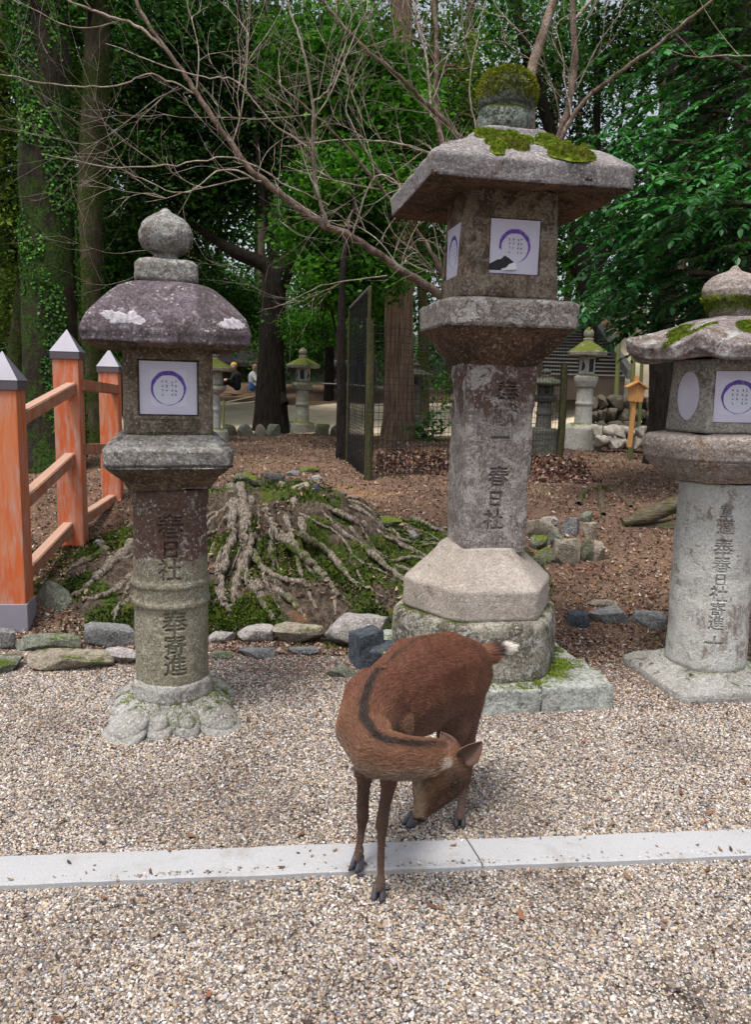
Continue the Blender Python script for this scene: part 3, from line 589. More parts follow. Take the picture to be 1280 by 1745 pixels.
def lantern_centre():
    rz = R(10); o = empty('stone_lantern', (.57, 4.0, 0), 'tallest stone lantern, its wide flat roof dotted with bright moss, behind the deer', 'stone lantern', 'large stone lanterns along the gravel', rz)
    # plinth of blocks
    def block(x0, x1, y0, y1, z1, seed, mat='c_plinth', nm='plinth_block'):
        bm = bmesh.new(); bmesh.ops.create_cube(bm, size=1, matrix=Matrix.Translation(((x0 + x1) / 2, (y0 + y1) / 2, z1 / 2 - .02)) @ Matrix.Diagonal((x1 - x0, y1 - y0, z1 + .04, 1)))
        bmesh.ops.bevel(bm, geom=list(bm.edges), offset=.012, segments=2, affect='EDGES', profile=.6)
        bmesh.ops.subdivide_edges(bm, edges=[e for e in bm.edges if e.calc_length() > .04], cuts=14, use_grid_fill=True)
        b_ = bm_obj(nm, bm, MS[mat], o, True); rough(b_, .011, 13, 5, seed, .004); return b_
    block(-.50, .155, -.50, -.16, .118, 1); block(.16, .525, -.50, -.12, .122, 2); block(-.50, -.1, -.155, .5, .115, 3); block(-.095, .5, -.115, .5, .117, 4)
    t = loft('lower_tier', [(.10, .01, 1.1), (.10, .40, 1.12), (.13, .405, 1.12), (.38, .398, 1.12), (.405, .375, 1.12), (.405, .01, 1.12)], 6, MS['c_tier'], o, K=180, seg=.015); rough(t, .014, 7, 5, 21, .012)
    u = loft('flared_base', [(.40, .01, 1.12), (.40, .345, 1.14), (.412, .352, 1.14), (.545, .352, 1.14), (.556, .345, 1.14), (.60, .30, 1.14), (.655, .245, 1.15), (.70, .205, 1.15), (.725, .19, 1.15), (.725, .01, 1.15)], 6, MS['c_base'], o, K=180, seg=.01); rough(u, .006, 8, 5, 23, .004)
    for ob, dx in ((t, -.03), (u, -.03)): V = coords(ob); V[:, 0] += dx; setco(ob, V)
    s = loft('shaft', [(.70, .01, 1.33), (.70, .166, 1.35), (1.60, .177, 1.35), (1.63, .175, 1.35), (1.63, .01, 1.33)], 4, MS['c_shaft'], o, K=176, seg=.009); rough(s, .005, 14, 5, 25, .006)
    engrave(s, [('奉', .02, 1.485, .115, 1), ('獻', .012, 1.375, .125, 1), ('一', 0., 1.265, .10, 1), ('春', -.002, 1.075, .11, 1), ('日', -.01, .965, .085, 1), ('社', -.015, .86, .105, 1)], lambda z: .160 + .010 * (z - .7) / .9, 0, .011, .02, .0016)
    c = loft('collar', [(1.615, .01, 1.33), (1.617, .175, 1.33), (1.63, .185, 1.33), (1.785, .315, 1.30), (1.795, .328, 1.29), (1.897, .335, 1.29), (1.912, .325, 1.29), (1.93, .22, 1.3), (1.93, .01, 1.3)], 4, MS['c_body'], o, K=176, seg=.01); rough(c, .006, 9, 5, 27, .006)
    fb = loft('firebox', [(1.925, .01, 1.25), (1.925, .243, 1.27), (1.94, .245, 1.27), (2.39, .226, 1.27), (2.41, .226, 1.27), (2.41, .01, 1.27)], 4, MS['c_under'], o, K=176, seg=.012); rough(fb, .005, 14, 5, 29, .004)
    bx = cube_mesh(); boolean(fb, [(bx, Matrix.Rotation(k * math.pi / 2, 4, 'Z') @ Matrix.Translation((.0, -.246, 2.155)) @ Matrix.Diagonal((.245, .05, .25, 1))) for k in (0, 3)])
    paper_sheet(fb, Matrix.Translation((.0, -.229, 2.155)), .236, .24, .075, torn=True, zoff=.004, seed=3)
    paper_sheet(fb, Matrix.Rotation(-math.pi / 2, 4, 'Z') @ Matrix.Translation((0, -.229, 2.155)), .236, .24, .075, seed=4)
    def rw(V, th, rad, Rr):
        cor = (rad / Rr[:, None] - 1) / .33; k = sst(.2, .5, Rr)[:, None]; V[:, :, 2] += cor ** 2 * k * .006; return V
    rf = loft('roof', [(2.40, .01, 1.38), (2.40, .20, 1.38), (2.405, .24, 1.38), (2.388, .30, 1.38), (2.376, .440, 1.38), (2.382, .462, 1.37), (2.464, .475, 1.36), (2.478, .466, 1.36), (2.53, .40, 1.36), (2.585, .31, 1.36), (2.645, .215, 1.35), (2.658, .178, 1.3), (2.662, .170, 1.3), (2.690, .165, 1.28), (2.696, .15, 1.28), (2.696, .01, 1.28)], 4, MS['c_roof'], o, K=240, seg=.01, warp=rw, p=60); rough(rf, .010, 7, 5, 31, .014, 4)
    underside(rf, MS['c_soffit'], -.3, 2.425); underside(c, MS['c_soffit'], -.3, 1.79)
    fn = loft('finial', [(2.685, .01, 1.), (2.69, .09, 1.), (2.70, .12, 1.), (2.73, .133, 1.), (2.77, .136, 1.), (2.80, .128, 1.), (2.812, .118, 1.), (2.818, .115, 1.), (2.828, .130, 1.), (2.86, .140, 1.), (2.91, .139, 1.), (2.95, .125, 1.), (2.972, .10, 1.), (2.985, .06, 1.), (2.988, .004, 1.)], 8, MS['c_final'], o, seg=.01); rough(fn, .014, 12, 5, 33, .008)
    sl = (2.466 - 2.635) / (.476 - .21)
    def sf(x, y):
        r_ = np.maximum(np.abs(x), np.abs(y)); return np.where(r_ < .21, 2.65, 2.478 + (r_ - .476) * sl) + .004
    moss_cushion(rf, [(-.165, -.26, .055, .04, .022), (-.11, -.275, .05, .035, .022), (-.05, -.255, .04, .03, .02), (-.15, -.375, .06, .045, .030), (-.175, -.452, .03, .024, .02), (-.055, -.385, .045, .035, .026), (.0, -.30, .04, .03, .02), (.105, -.285, .055, .05, .026), (.12, -.36, .05, .04, .026), (.165, -.438, .105, .05, .034), (.20, -.29, .018, .013, .01), (.27, -.32, .018, .014, .01), (.29, -.27, .012, .012, .008), (.33, -.29, .012, .01, .008)], sf, 'moss', 6, blade=.008)
    def sd_(x, y): return 2.965 - 1.2 * (x * x + y * y) + 0 * x
    mm = M('olive_moss', .95, .1); mm.color(mm.mix(mm.ss(mm.noise(50, 4, .7), .35, .65), (.09, .11, .010), (.34, .38, .045))); mm.bump(mm.noise(150, 4), .8, .01)
    V = coords(fn); N = normals(fn); g = np.random.default_rng(8); q = np.where((V[:, 2] > 2.84) & (np.hypot(V[:, 0], V[:, 1]) > .01))[0]; q = g.choice(q, 26000); B = V[q] + g.normal(0, .003, (len(q), 3)); top = sst(2.82, 2.88, B[:, 2] + .05 * fbm(B, 14, 3, 5)); kk = g.random(len(q)) < top; B = B[kk]; d = N[q][kk] + g.normal(0, .5, B.shape); d /= np.linalg.norm(d, axis=1)[:, None]
    sv = np.cross(d, g.normal(0, 1, B.shape)); sv /= np.linalg.norm(sv, axis=1)[:, None]; L = .009 * g.uniform(.5, 1.4, len(B))[:, None]
    mesh_np('moss', np.stack([B - sv * L * .25, B + sv * L * .25, B + d * L], 1).reshape(-1, 3), np.arange(len(B) * 3).reshape(-1, 3), mm.m, fn)
    # moss gathered on the plinth round the foot of the tiers
    for pb_ in [x for x in bpy.data.objects if x.parent == o and x.name.startswith('plinth_block')]:
        moss_on(pb_, lambda V, N: sst(.16, .02, np.hypot(V[:, 0] + .03, V[:, 1]) - .40 + .10 * fbm(V, 9, 4, 3)) * (V[:, 2] > .09), 5000, .008, None, 3)
    moss_on(t, lambda V, N: (fbm(V, 7, 4, 5) > .05) * (V[:, 2] > .37), 2500, .007, None, 5)
    return o
lantern_centre()

def lantern_right():
    o = empty('stone_lantern', (1.79, 4.05, 0), 'pale lichened stone lantern with curled roof corners and oval paper window', 'stone lantern', 'large stone lanterns along the gravel', 0, (0, R(-1.0)))
    b = loft('base_slab', [(-.03, .01, 1.35), (-.03, .325, 1.35), (.02, .33, 1.35), (.045, .325, 1.34), (.062, .30, 1.33), (.07, .26, 1.3), (.105, .215, 1.2), (.105, .01, 1.2)], 4, MS['l_base'], o, K=160, seg=.01, rot=R(10)); rough(b, .007, 9, 5, 41, .006)
    s = loft('shaft', [(.095, .01, 1.), (.095, .198, 1.), (.12, .206, 1.), (.5, .203, 1.), (1.0, .197, 1.), (1.07, .20, 1.), (1.075, .01, 1.)], 12, MS['r_body'], o, K=180, seg=.01); rough(s, .008, 10, 5, 43, .006)
    engrave(s, [('宣', .0, .935, .07, 1), ('道', .0, .855, .09, 1), ('奉', -.002, .745, .10, 1), ('春', -.004, .66, .09, 1), ('日', -.006, .585, .07, 1), ('社', -.008, .51, .09, 1), ('寄', -.01, .43, .08, 1), ('進', -.012, .36, .08, 1), ('十', -.014, .245, .10, 1)], .203, R(-9), .010, .02, .0008)
    c = loft('collar', [(1.072, .01, 1.1), (1.075, .21, 1.1), (1.095, .235, 1.1), (1.125, .29, 1.1), (1.16, .325, 1.1), (1.185, .345, 1.1), (1.19, .34, 1.1), (1.196, .35, 1.1), (1.255, .362, 1.1), (1.295, .356, 1.1), (1.312, .335, 1.1), (1.32, .28, 1.1), (1.33, .01, 1.1)], 6, MS['r_collar'], o, K=180, seg=.009, rot=R(-9)); rough(c, .009, 8, 5, 45, .008)
    fb = loft('firebox', [(1.325, .01, 1.12), (1.325, .252, 1.12), (1.34, .254, 1.12), (1.68, .235, 1.12), (1.70, .01, 1.12)], 6, MS['r_fire'], o, K=180, seg=.011, rot=R(-9)); rough(fb, .004, 12, 5, 47, .004)
    bx = cube_mesh(); boolean(fb, [(bx, Matrix.Rotation(R(-9), 4, 'Z') @ Matrix.Translation((0, -.252, 1.50)) @ Matrix.Diagonal((.226, .05, .25, 1)))])
    cy = bmesh.new(); bmesh.ops.create_cone(cy, segments=40, radius1=.5, radius2=.5, depth=1, cap_ends=True); cm = bpy.data.meshes.new('cutcyl'); cy.to_mesh(cm); cy.free()
    for a in (-69,):
        boolean(fb, [(cm, Matrix.Rotation(R(a), 4, 'Z') @ Matrix.Translation((0, -.25, 1.502)) @ Matrix.Rotation(R(90), 4, 'X') @ Matrix.Diagonal((.158, .246, .05, 1)))])
        paper_sheet(fb, Matrix.Rotation(R(a), 4, 'Z') @ Matrix.Translation((0, -.2365, 1.502)), .152, .24, .07, oval=True)
    paper_sheet(fb, Matrix.Rotation(R(-9), 4, 'Z') @ Matrix.Translation((0, -.2365, 1.50)), .22, .243, .08, seed=5)
    def rw(V, th, rad, Rr):
        cor = np.clip((rad / Rr[:, None] - 1) / .145, 0, 1); k = sst(.22, .45, Rr)[:, None]; V[:, :, 2] += cor ** 2 * k * .058 - .012 * (1 - cor) * k; e = 1 + .06 * cor ** 4 * k; V[:, :, 0] *= e; V[:, :, 1] *= e; return V
    rf = loft('roof', [(1.69, .01, 1.15), (1.69, .24, 1.15), (1.682, .30, 1.15), (1.675, .40, 1.15), (1.684, .43, 1.15), (1.745, .438, 1.15), (1.758, .425, 1.15), (1.785, .36, 1.15), (1.82, .29, 1.14), (1.86, .215, 1.13), (1.88, .16, 1.12), (1.892, .11, 1.1), (1.895, .01, 1.1)], 6, MS['r_roof'], o, K=216, seg=.009, rot=R(-9), warp=rw); rough(rf, .011, 7, 5, 49, .012, 5)
    fn = loft('finial', [(1.885, .01, 1.), (1.885, .105, 1.), (1.93, .115, 1.), (1.955, .125, 1.), (1.965, .132, 1.), (1.985, .146, 1.), (2.02, .150, 1.), (2.06, .135, 1.), (2.09, .10, 1.), (2.105, .065, 1.), (2.118, .03, 1.), (2.138, .012, 1.), (2.14, .003, 1.)], 8, MS['r_collar'], o, seg=.009); rough(fn, .008, 12, 5, 51, .004)
    def sf(x, y):
        r_ = np.hypot(x, y); return np.interp(r_, [0, .215, .29, .36, .44], [1.88, 1.862, 1.825, 1.79, 1.765]) + .004
    rm_ = lambda V, N: np.max([np.exp(-(((V[:, 0] - x_) / rx) ** 2 + ((V[:, 1] - y_) / ry) ** 2) ** 2) for x_, y_, rx, ry in ((-.02, -.27, .06, .06), (.05, -.33, .09, .06), (-.30, -.12, .05, .04), (-.22, -.20, .06, .03), (-.36, -.19, .06, .03), (-.27, -.05, .06, .05), (.2, -.2, .07, .06))], 0) + .6 * fbm(V, 24, 4, 3) > .45
    moss_on(rf, rm_, 16000, .008, None, 9, up=.05)
    moss_on(fn, lambda V, N: (V[:, 2] < 1.985) * (V[:, 2] > 1.93) + .3 * (fbm(V, 20, 3, 4) > .1) * (V[:, 2] < 2.0), 7000, .009, None, 10, up=-.9)
    # tuft of small fern leaves by the finial
    g = np.random.default_rng(5); V = []; F = []
    for k in range(9):
        a = R(g.uniform(150, 260)); d = Vector((math.cos(a), math.sin(a), g.uniform(-.1, .7))).normalized(); p0 = Vector((-.115, -.05, 1.96)) ; L = g.uniform(.05, .11)
        for j in range(7):
            c_ = p0 + d * L * (j + 1) / 7; s_ = d.cross(Vector((0, 0, 1))).normalized() * (.018 * (1 - j / 9))
            for sg in (-1, 1):
                b0 = len(V); V += [tuple(c_), tuple(c_ + s_ * sg + d * .006), tuple(c_ + d * .006)]; F.append((b0, b0 + 1, b0 + 2))
    fm = M('fern_green', .6, .3); fm.color((.22, .30, .04)); me = bpy.data.meshes.new('fern_tuft'); me.from_pydata(V, [], F); me.materials.append(fm.m); q = bpy.data.objects.new('fern_tuft', me); col.objects.link(q); q.parent = fn
    def sb(x, y): return .105 - .25 * np.clip(np.hypot(x, y) - .2, 0, .2)
    moss_on(b, lambda V, N: (sst(.27, .21, np.hypot(V[:, 0], V[:, 1])) + .8 * fbm(V, 9, 4, 5) > .62), 2500, .007, None, 3)
    return o
lantern_right()

# ================================================================== TREES
def leafmat(name, cols, rg=.6, trans=.28, spec=.12):
    m = M(name, rg, spec); r = m.attr('rnd'); n = m.noise(.9, 3, .6)
    v = m.math('ADD', m.math('SUBTRACT', m.math('MULTIPLY', r, .95), .12), m.math('MULTIPLY', m.math('SUBTRACT', n, .5), 1.3), True)
    c = m.ramp(v, [(0, tuple(x * .9 for x in cols[0])), (.45, cols[1]), (.8, cols[2]), (1, cols[3])]); m.color(c)
    tr = m.n('ShaderNodeBsdfTranslucent'); tc = m.mix(1., c, (.9, 1.25, .35), 'MULTIPLY'); m.l(tc, tr.inputs[0]); mx = m.n('ShaderNodeMixShader'); mx.inputs[0].default_value = trans
    m.l(m.b.outputs[0], mx.inputs[1]); m.l(tr.outputs[0], mx.inputs[2]); m.l(mx.outputs[0], m.out.inputs[0]); return m.m
LM = dict(
    dark=leafmat('dark_evergreen_leaf', [(.007, .018, .005), (.024, .066, .014), (.065, .155, .028), (.15, .31, .06)]),
    mid=leafmat('mid_green_leaf', [(.010, .032, .008), (.042, .135, .022), (.12, .31, .04), (.26, .52, .09)]),
    bright=leafmat('bright_green_leaf', [(.018, .055, .010), (.065, .19, .022), (.15, .37, .04), (.32, .58, .09)], trans=.38),
    olive=leafmat('olive_leaf', [(.018, .035, .006), (.07, .12, .016), (.19, .28, .035), (.36, .46, .07)], trans=.3),
    glossy=leafmat('glossy_leaf', [(.008, .035, .010), (.026, .125, .028), (.055, .25, .05), (.15, .46, .11)], .35, .25, .35))

def leaves_np(C, N_per, spread, size, g, flat=.45, up=.8, elong=.45, rndlo=0., tilt=.55):
    """leaf quads round clump centres C (n,3)"""
    n = len(C) * N_per; B = np.repeat(C, N_per, 0) + g.normal(0, 1, (n, 3)) * np.array([spread, spread, spread * flat])
    cr = np.repeat(g.random(len(C)) * .6, N_per) + g.random(n) * .4
    nr = g.normal(0, tilt, (n, 3)) + np.array([0, -.12, up]); nr /= np.linalg.norm(nr, axis=1)[:, None]
    d = g.normal(0, 1, (n, 3)); d -= nr * (d * nr).sum(1)[:, None]; d /= np.linalg.norm(d, axis=1)[:, None] + 1e-9; s = np.cross(nr, d)
    L = size * (.5 + 1.2 * g.random(n) ** 1.7)[:, None]; 
    V = np.stack([B, B + d * L * .5 + s * L * elong * .5 - nr * L * .06, B + d * L - nr * L * .16, B + d * L * .5 - s * L * elong * .5 - nr * L * .06], 1).reshape(-1, 3)
    return V, np.arange(n * 4).reshape(-1, 4), np.repeat(np.clip(cr + rndlo, 0, 1), 4)

def bark(name, c1, c2, moss=None, mthr=.5, sc=(6, 6, 1.2), lich=None):
    m = M(name, .95, .15); cs = m.scale(sc); n = m.noise(3, 7, .7, cs, .3)
    c = m.mix(m.ss(n, .35, .65), c1, c2); c = m.mix(m.ss(m.noise(14, 5, .7, cs), .55, .7, 0, .8), c, tuple(x * .35 for x in c1))
    if lich: c = m.mix(m.ss(m.noise(5, 6, .7), .58, .64, 0, .8), c, lich)
    if moss:
        q = m.noise(2.2, 7, .75); c = m.mix(m.ss(q, mthr, mthr + .08, 0, .95), c, m.mix(m.ss(m.noise(30, 4, .7), .35, .6), tuple(x * .3 for x in moss), moss))
    m.color(c); m.bump(m.math('ADD', n, m.math('MULTIPLY', m.noise(25, 5, .7), .6)), .9, .05); return m.m
BK = dict(moss=bark('mossy_bark', (.022, .018, .013), (.05, .04, .028), (.045, .085, .015), .45), brown=bark('brown_bark', (.07, .05, .038), (.13, .10, .075), (.06, .08, .02), .6),
          dark=bark('dark_bark', (.011, .009, .0075), (.030, .024, .019), (.03, .045, .012), .6), cedar=bark('cedar_bark', (.11, .06, .04), (.30, .215, .15), (.12, .12, .03), .60, (9, 9, .5)),
          tan=bark('tan_bark', (.06, .05, .032), (.12, .10, .065), (.065, .09, .02), .44), twig=bark('bare_twig_bark', (.27, .205, .16), (.56, .48, .40), None, .5, (4, 4, 4), (.52, .46, .40)),
          stem=bark('bare_stem_bark', (.12, .082, .064), (.29, .215, .17), None, .5, (5, 5, 2), (.36, .30, .25)))

def trunk_obj(parent, parts, mat, k=14, amp=.02, seed=0, name='trunk'):
    V, F = join_np([tube_np(p, r, k, 6) for p, r in parts]); o = mesh_np(name, V, F, mat, parent)
    if amp: rough(o, amp, 3.5, 4, seed)
    return o

def tree(label, base_px, Y, trunk, blobs, leaf, bk='dark', nclump=260, per=46, size=.09, spread=.26, seed=0, limbs=True, name='tree', cat='tree', group=None, k=14, amp=.02, elong=.5, flat=.45, gz=None, up=.8, tilt=.55):
    """trunk: list of strokes [(px,py,dY,r)...]; blobs: (px,py,dY,rx,ry,rz) in metres"""
    nclump = int(nclump * 1.9); size = size * 1.15; g = np.random.default_rng(seed + 100); b = D(base_px[0], base_px[1], Y); z0 = tz(b.x, b.y) if gz is None else gz
    org = Vector((b.x, b.y, z0 - .05)); o = empty(name, org, label, cat, group); parts = []; tp = []
    for st in trunk:
        pts = [D(px, py, Y + dy) - org for px, py, dy, r in st]; parts.append((pts, [q[3] for q in st])); tp += [(p, q[3]) for p, q in zip(pts, st)]
    if parts:
        p0, r0 = parts[0]; p0.insert(0, Vector((p0[0].x, p0[0].y, -.1))) if p0[0].z > .15 else None
        if len(p0) > len(r0): r0.insert(0, r0[0] * 1.25)
    C = []; limbp = []
    tot = sum(q[3] * q[4] * q[5] for q in blobs) if blobs else 1
    for q in blobs:
        c = D(q[0], q[1], Y + q[2]) - org; m = max(6, int(nclump * q[3] * q[4] * q[5] / tot))
        u = g.normal(0, 1, (m, 3)); u /= np.linalg.norm(u, axis=1)[:, None]; r = g.random(m) ** .45
        Cc = np.array(tuple(c)) + u * r[:, None] * np.array(q[3:6]); C.append(Cc)
        if limbs and tp:
            near = min(tp, key=lambda t: (t[0] - c).length + .6 * abs(min(0, c.z - t[0].z))); mid = (near[0] + c) / 2 + Vector((0, 0, .12 * (c - near[0]).length))
            rr = max(.015, near[1] * .45); limbp.append(([near[0], mid, c], [rr, rr * .6, rr * .3]))
            for j in g.choice(m, min(m, 9), replace=False):
                e = Vector(Cc[j]); s = c.lerp(near[0], g.random() * .4); limbp.append(([s, (s + e) / 2 + Vector((0, 0, .1)), e], [rr * .3, rr * .2, .004]))
    if parts: trunk_obj(o, parts, BK[bk], k, amp, seed)
    if limbp: V, F = join_np([tube_np(p, r, 6, 4) for p, r in limbp]); mesh_np('limbs', V, F, BK[bk], o)
    if C:
        V, F, rn = leaves_np(np.vstack(C), per, spread, size, g, elong=elong, flat=flat, up=up, tilt=tilt); mesh_np('crown', V, F, LM[leaf], o, False, attrs=dict(rnd=rn))
    return o

# big trunks on the left
t1 = tree('huge ivy and moss covered trunk behind the orange fence', (85, 760), 9.5, [[(88, 800, 0, .42), (86, 700, 0, .33), (84, 500, 0, .30), (80, 300, 0, .29), (75, 100, 0, .28), (70, -120, .3, .27)]], [(0, -150, 0, 1.5, 1.2, .7), (180, -200, .5, 1.3, 1.2, .6)], 'mid', 'moss', 60, 40, .07, seed=1, k=22, amp=.05)
# ivy on its bark
g_ = np.random.default_rng(12); n_ = 26000; zz_ = g_.random(n_) * 6.5; an_ = g_.random(n_) * 6.283; msk = fbm(np.stack([np.cos(an_) * 1.2, np.sin(an_) * 1.2, zz_ * .8], 1), 1.6, 4, 5) > -.06; zz_ = zz_[msk]; an_ = an_[msk]
px_ = D(84, 400, 9.5).x - t1.location.x; B_ = np.stack([px_ + (.31 + .02 * g_.random(len(zz_))) * np.cos(an_) - .012 * (zz_ - 2), .31 * np.sin(an_), zz_ + .2], 1)
nn_ = np.stack([np.cos(an_), np.sin(an_), .3 + 0 * an_], 1) + g_.normal(0, .35, (len(an_), 3)); nn_ /= np.linalg.norm(nn_, axis=1)[:, None]; d_ = np.cross(nn_, g_.normal(0, 1, nn_.shape)); d_ /= np.linalg.norm(d_, axis=1)[:, None]; s_ = np.cross(nn_, d_); L_ = .036 * g_.uniform(.5, 1.4, len(an_))[:, None]
mesh_np('ivy', np.stack([B_, B_ + d_ * L_ * .5 + s_ * L_ * .4, B_ + d_ * L_, B_ + d_ * L_ * .5 - s_ * L_ * .4], 1).reshape(-1, 3), np.arange(len(B_) * 4).reshape(-1, 4), LM['mid'], t1, False, attrs=dict(rnd=np.repeat(g_.random(len(B_)), 4)))

tree('tan mossy trunk just right of the ivy covered trunk', (155, 700), 13, [[(150, 700, 0, .26), (148, 500, 0, .22), (155, 300, 0, .20), (165, 100, 0, .19), (170, -80, .3, .17)]], [(180, -60, 0, 1.6, 1.5, .8), (120, 60, 1.5, 1.2, 1.2, .7)], 'mid', 'tan', 90, 44, .09, seed=2)
tree('slender pale trunk leaning at the far left edge', (40, 690), 14, [[(20, 690, 0, .16), (32, 560, 0, .13), (42, 430, 0, .11), (40, 200, 0, .09), (35, 0, 0, .08)]], [(10, 330, 0, 1.2, 1.2, 1.4), (20, 120, 0, 1.4, 1.2, 1.2), (30, 520, 2, 1.2, 1.2, 1.)], 'olive', 'tan', 320, 50, .075, seed=3)
tree('dark forked tree in the middle distance left of the small mossy lantern', (465, 690), 17, [[(462, 700, 0, .36), (462, 600, 0, .27), (466, 490, 0, .25), (455, 455, 0, .17), (400, 430, 0, .13), (360, 405, .2, .09), (310, 370, .5, .05)], [(466, 500, 0, .22), (490, 450, 0, .20), (505, 415, 0, .17), (510, 330, -.3, .12), (540, 220, -.3, .08)], [(470, 470, 0, .14), (462, 400, .2, .10), (440, 300, .3, .07)], [(466, 660, 0, .2), (485, 690, -.2, .1)]],
     [(300, 330, 1, 2.0, 1.6, 1.3), (400, 270, 1.4, 2.0, 1.6, 1.3), (250, 200, 1.5, 2.0, 1.8, 1.4), (420, 130, 1.5, 2.2, 1.8, 1.3), (300, 60, 1.5, 2.2, 1.8, 1.3), (240, 440, 2, 1.3, 1.3, .9), (520, 180, 1, 1.3, 1.3, 1.2)], 'dark', 'dark', 900, 46, .10, seed=4, spread=.3)
tree('bright green maple arching over the small mossy lantern', (585, 770), 11, [[(583, 760, 0, .085), (582, 620, 0, .06), (584, 470, 0, .05), (592, 400, .2, .035), (610, 330, .4, .02)]],
     [(600, 480, 1.5, .7, 1.2, .45), (560, 400, 2, .8, 1.2, .6), (600, 330, 1.5, .9, 1.2, .7), (640, 200, 2, 1.1, 1.2, .8), (570, 120, 2, 1.1, 1.2, .8), (640, 440, 2.5, .7, 1, .5), (545, 560, 5, .5, 1., .35)], 'bright', 'dark', 800, 46, .072, seed=5, spread=.22, flat=.25, elong=.6)
tree('thick reddish cedar trunk behind the wire fence', (680, 690), 15.5, [[(680, 700, 0, .31), (680, 600, 0, .28), (680, 450, 0, .27), (682, 300, 0, .24), (684, 100, 0, .21), (684, -60, .3, .19)]], [(690, 60, 1, 1.6, 1.6, .9), (620, -30, 1, 1.6, 1.6, .9), (760, 130, 2, 1.1, 1.4, .9)], 'olive', 'cedar', 70, 44, .08, seed=6)
tree('slim tree with mossy bark right of the cedar behind the fence', (725, 690), 19, [[(722, 700, 0, .14), (722, 560, 0, .12), (718, 400, 0, .11), (730, 200, 0, .09), (742, 0, 0, .08)]], [(730, 300, 0, 1.3, 1.3, 1.1), (690, 420, 1, 1.4, 1.3, 1.), (760, 180, 1, 1.3, 1.3, 1.), (600, 250, 1.5, 1.6, 1.3, 1.4)], 'olive', 'tan', 330, 44, .085, seed=7)
tree('dark trunk standing behind the notice board', (1128, 740), 11.5, [[(1126, 752, 0, .21), (1128, 700, 0, .18), (1128, 600, 0, .17), (1135, 450, 0, .16), (1150, 250, 0, .15), (1160, 50, .3, .14)]], [(1200, 60, 1, 1.3, 1.3, .6), (1240, 320, 1.5, 1.2, 1.2, 1.0)], 'dark', 'dark', 110, 44, .085, seed=8)
tree('tall dim trunk in the upper right of the forest', (1190, 700), 16, [[(1195, 700, 0, .24), (1192, 500, 0, .22), (1195, 200, 0, .2), (1200, 60, 0, .18), (1208, -60, 0, .17)]], [(1150, 20, 1, 1.8, 1.6, .8), (1260, 170, 1, 1.6, 1.5, 1.), (1060, 90, 1.5, 1.5, 1.5, .7)], 'dark', 'dark', 170, 44, .085, seed=9)
tree('tall dim trunk at the upper right corner beyond the glossy leaves', (1265, 700), 15, [[(1262, 700, 0, .20), (1262, 500, 0, .18), (1268, 200, 0, .17), (1275, -60, 0, .15)]], [(1290, 30, 1, 1.3, 1.4, .9), (1290, 330, 1, 1.3, 1.4, 1.2)], 'mid', 'dark', 170, 44, .085, seed=10)
tree('dark leaning tree seen above the tall lantern roof', (1005, 690), 20, [[(1010, 690, 0, .2), (1000, 500, 0, .18), (960, 300, 0, .15), (900, 100, 0, .12), (870, -20, 0, .1)]], [(900, 60, 0, 1.8, 1.6, .8), (1000, 140, 1, 1.9, 1.6, 1.1), (860, 190, 1.5, 1.6, 1.5, 1.2), (1000, 270, 2, 2., 1.6, 1.2), (820, 330, 1.5, 1.5, 1.5, 1.1), (1080, 400, 2, 1.8, 1.5, 1.3), (930, 430, 2, 2.0, 1.5, 1.)], 'mid', 'dark', 430, 44, .10, seed=11, spread=.32)
tree('shadowed evergreen filling the gap left of the domed lantern roof', (215, 700), 20, [[(215, 690, 0, .2), (215, 500, 0, .18), (230, 300, 0, .15)]], [(200, 560, 0, 1.5, 1.4, 1.3), (220, 440, 0, 2., 1.6, 1.2), (340, 520, 2, 1.9, 1.4, 1.3), (100, 420, 1, 1.8, 1.5, 1.8), (400, 520, 2.5, 1.8, 1.5, .8)], 'mid', 'dark', 620, 44, .10, seed=12, spread=.3)
tree('light green understorey tree behind the dark forked tree', (560, 680), 24, [[(560, 690, 0, .16), (562, 560, 0, .13), (558, 430, 0, .1)]], [(590, 470, 0, 1.6, 1.6, 1.8), (600, 540, 1, 1.6, 1.4, 1.2), (470, 560, 2, 1.5, 1.4, 1.), (640, 400, 2, 2., 1.5, 1.5)], 'bright', 'dark', 560, 44, .10, seed=13, spread=.32)

def shade_crowns():  # unseen leaf masses above view, added to shade the wood, open over the path
    T = [o for o in bpy.data.objects if o.get('category') == 'tree' and o.name.startswith('tree')]; g = np.random.default_rng(90); by = {}
    for i in range(85):
        x = g.uniform(-14, 13); y = g.uniform(9.5, 27); z = max(9.5, 1.5 + .52 * y) + g.uniform(.5, 4.5)
        if 13 < y < 25 and -9 < x < 3 and g.random() < .8: continue
        o = min(T, key=lambda t: (t.location.x - x) ** 2 + (t.location.y - y) ** 2); by.setdefault(o.name, []).append((x - o.location.x, y - o.location.y, z - o.location.z))
    for nm, cs in by.items():
        o = bpy.data.objects[nm]; C = np.repeat(np.array(cs), 9, 0); C = C + g.normal(0, 1, C.shape) * np.array([1.1, 1.1, .5]); V, F, rn = leaves_np(C, 22, .55, .26, g, elong=.55); mesh_np('shade_crown', V, F, LM['mid'], o, False, attrs=dict(rnd=rn))
        if o.location.y < 13: continue
        V, F = join_np([tube_np([(0, 0, 3.), (c[0] * .4, c[1] * .4, c[2] * .8), c], [.045, .035, .02], 6, 3) for c in cs[:4]]); mesh_np('shade_crown_limbs', V, F, BK['dark'], o)
shade_crowns()

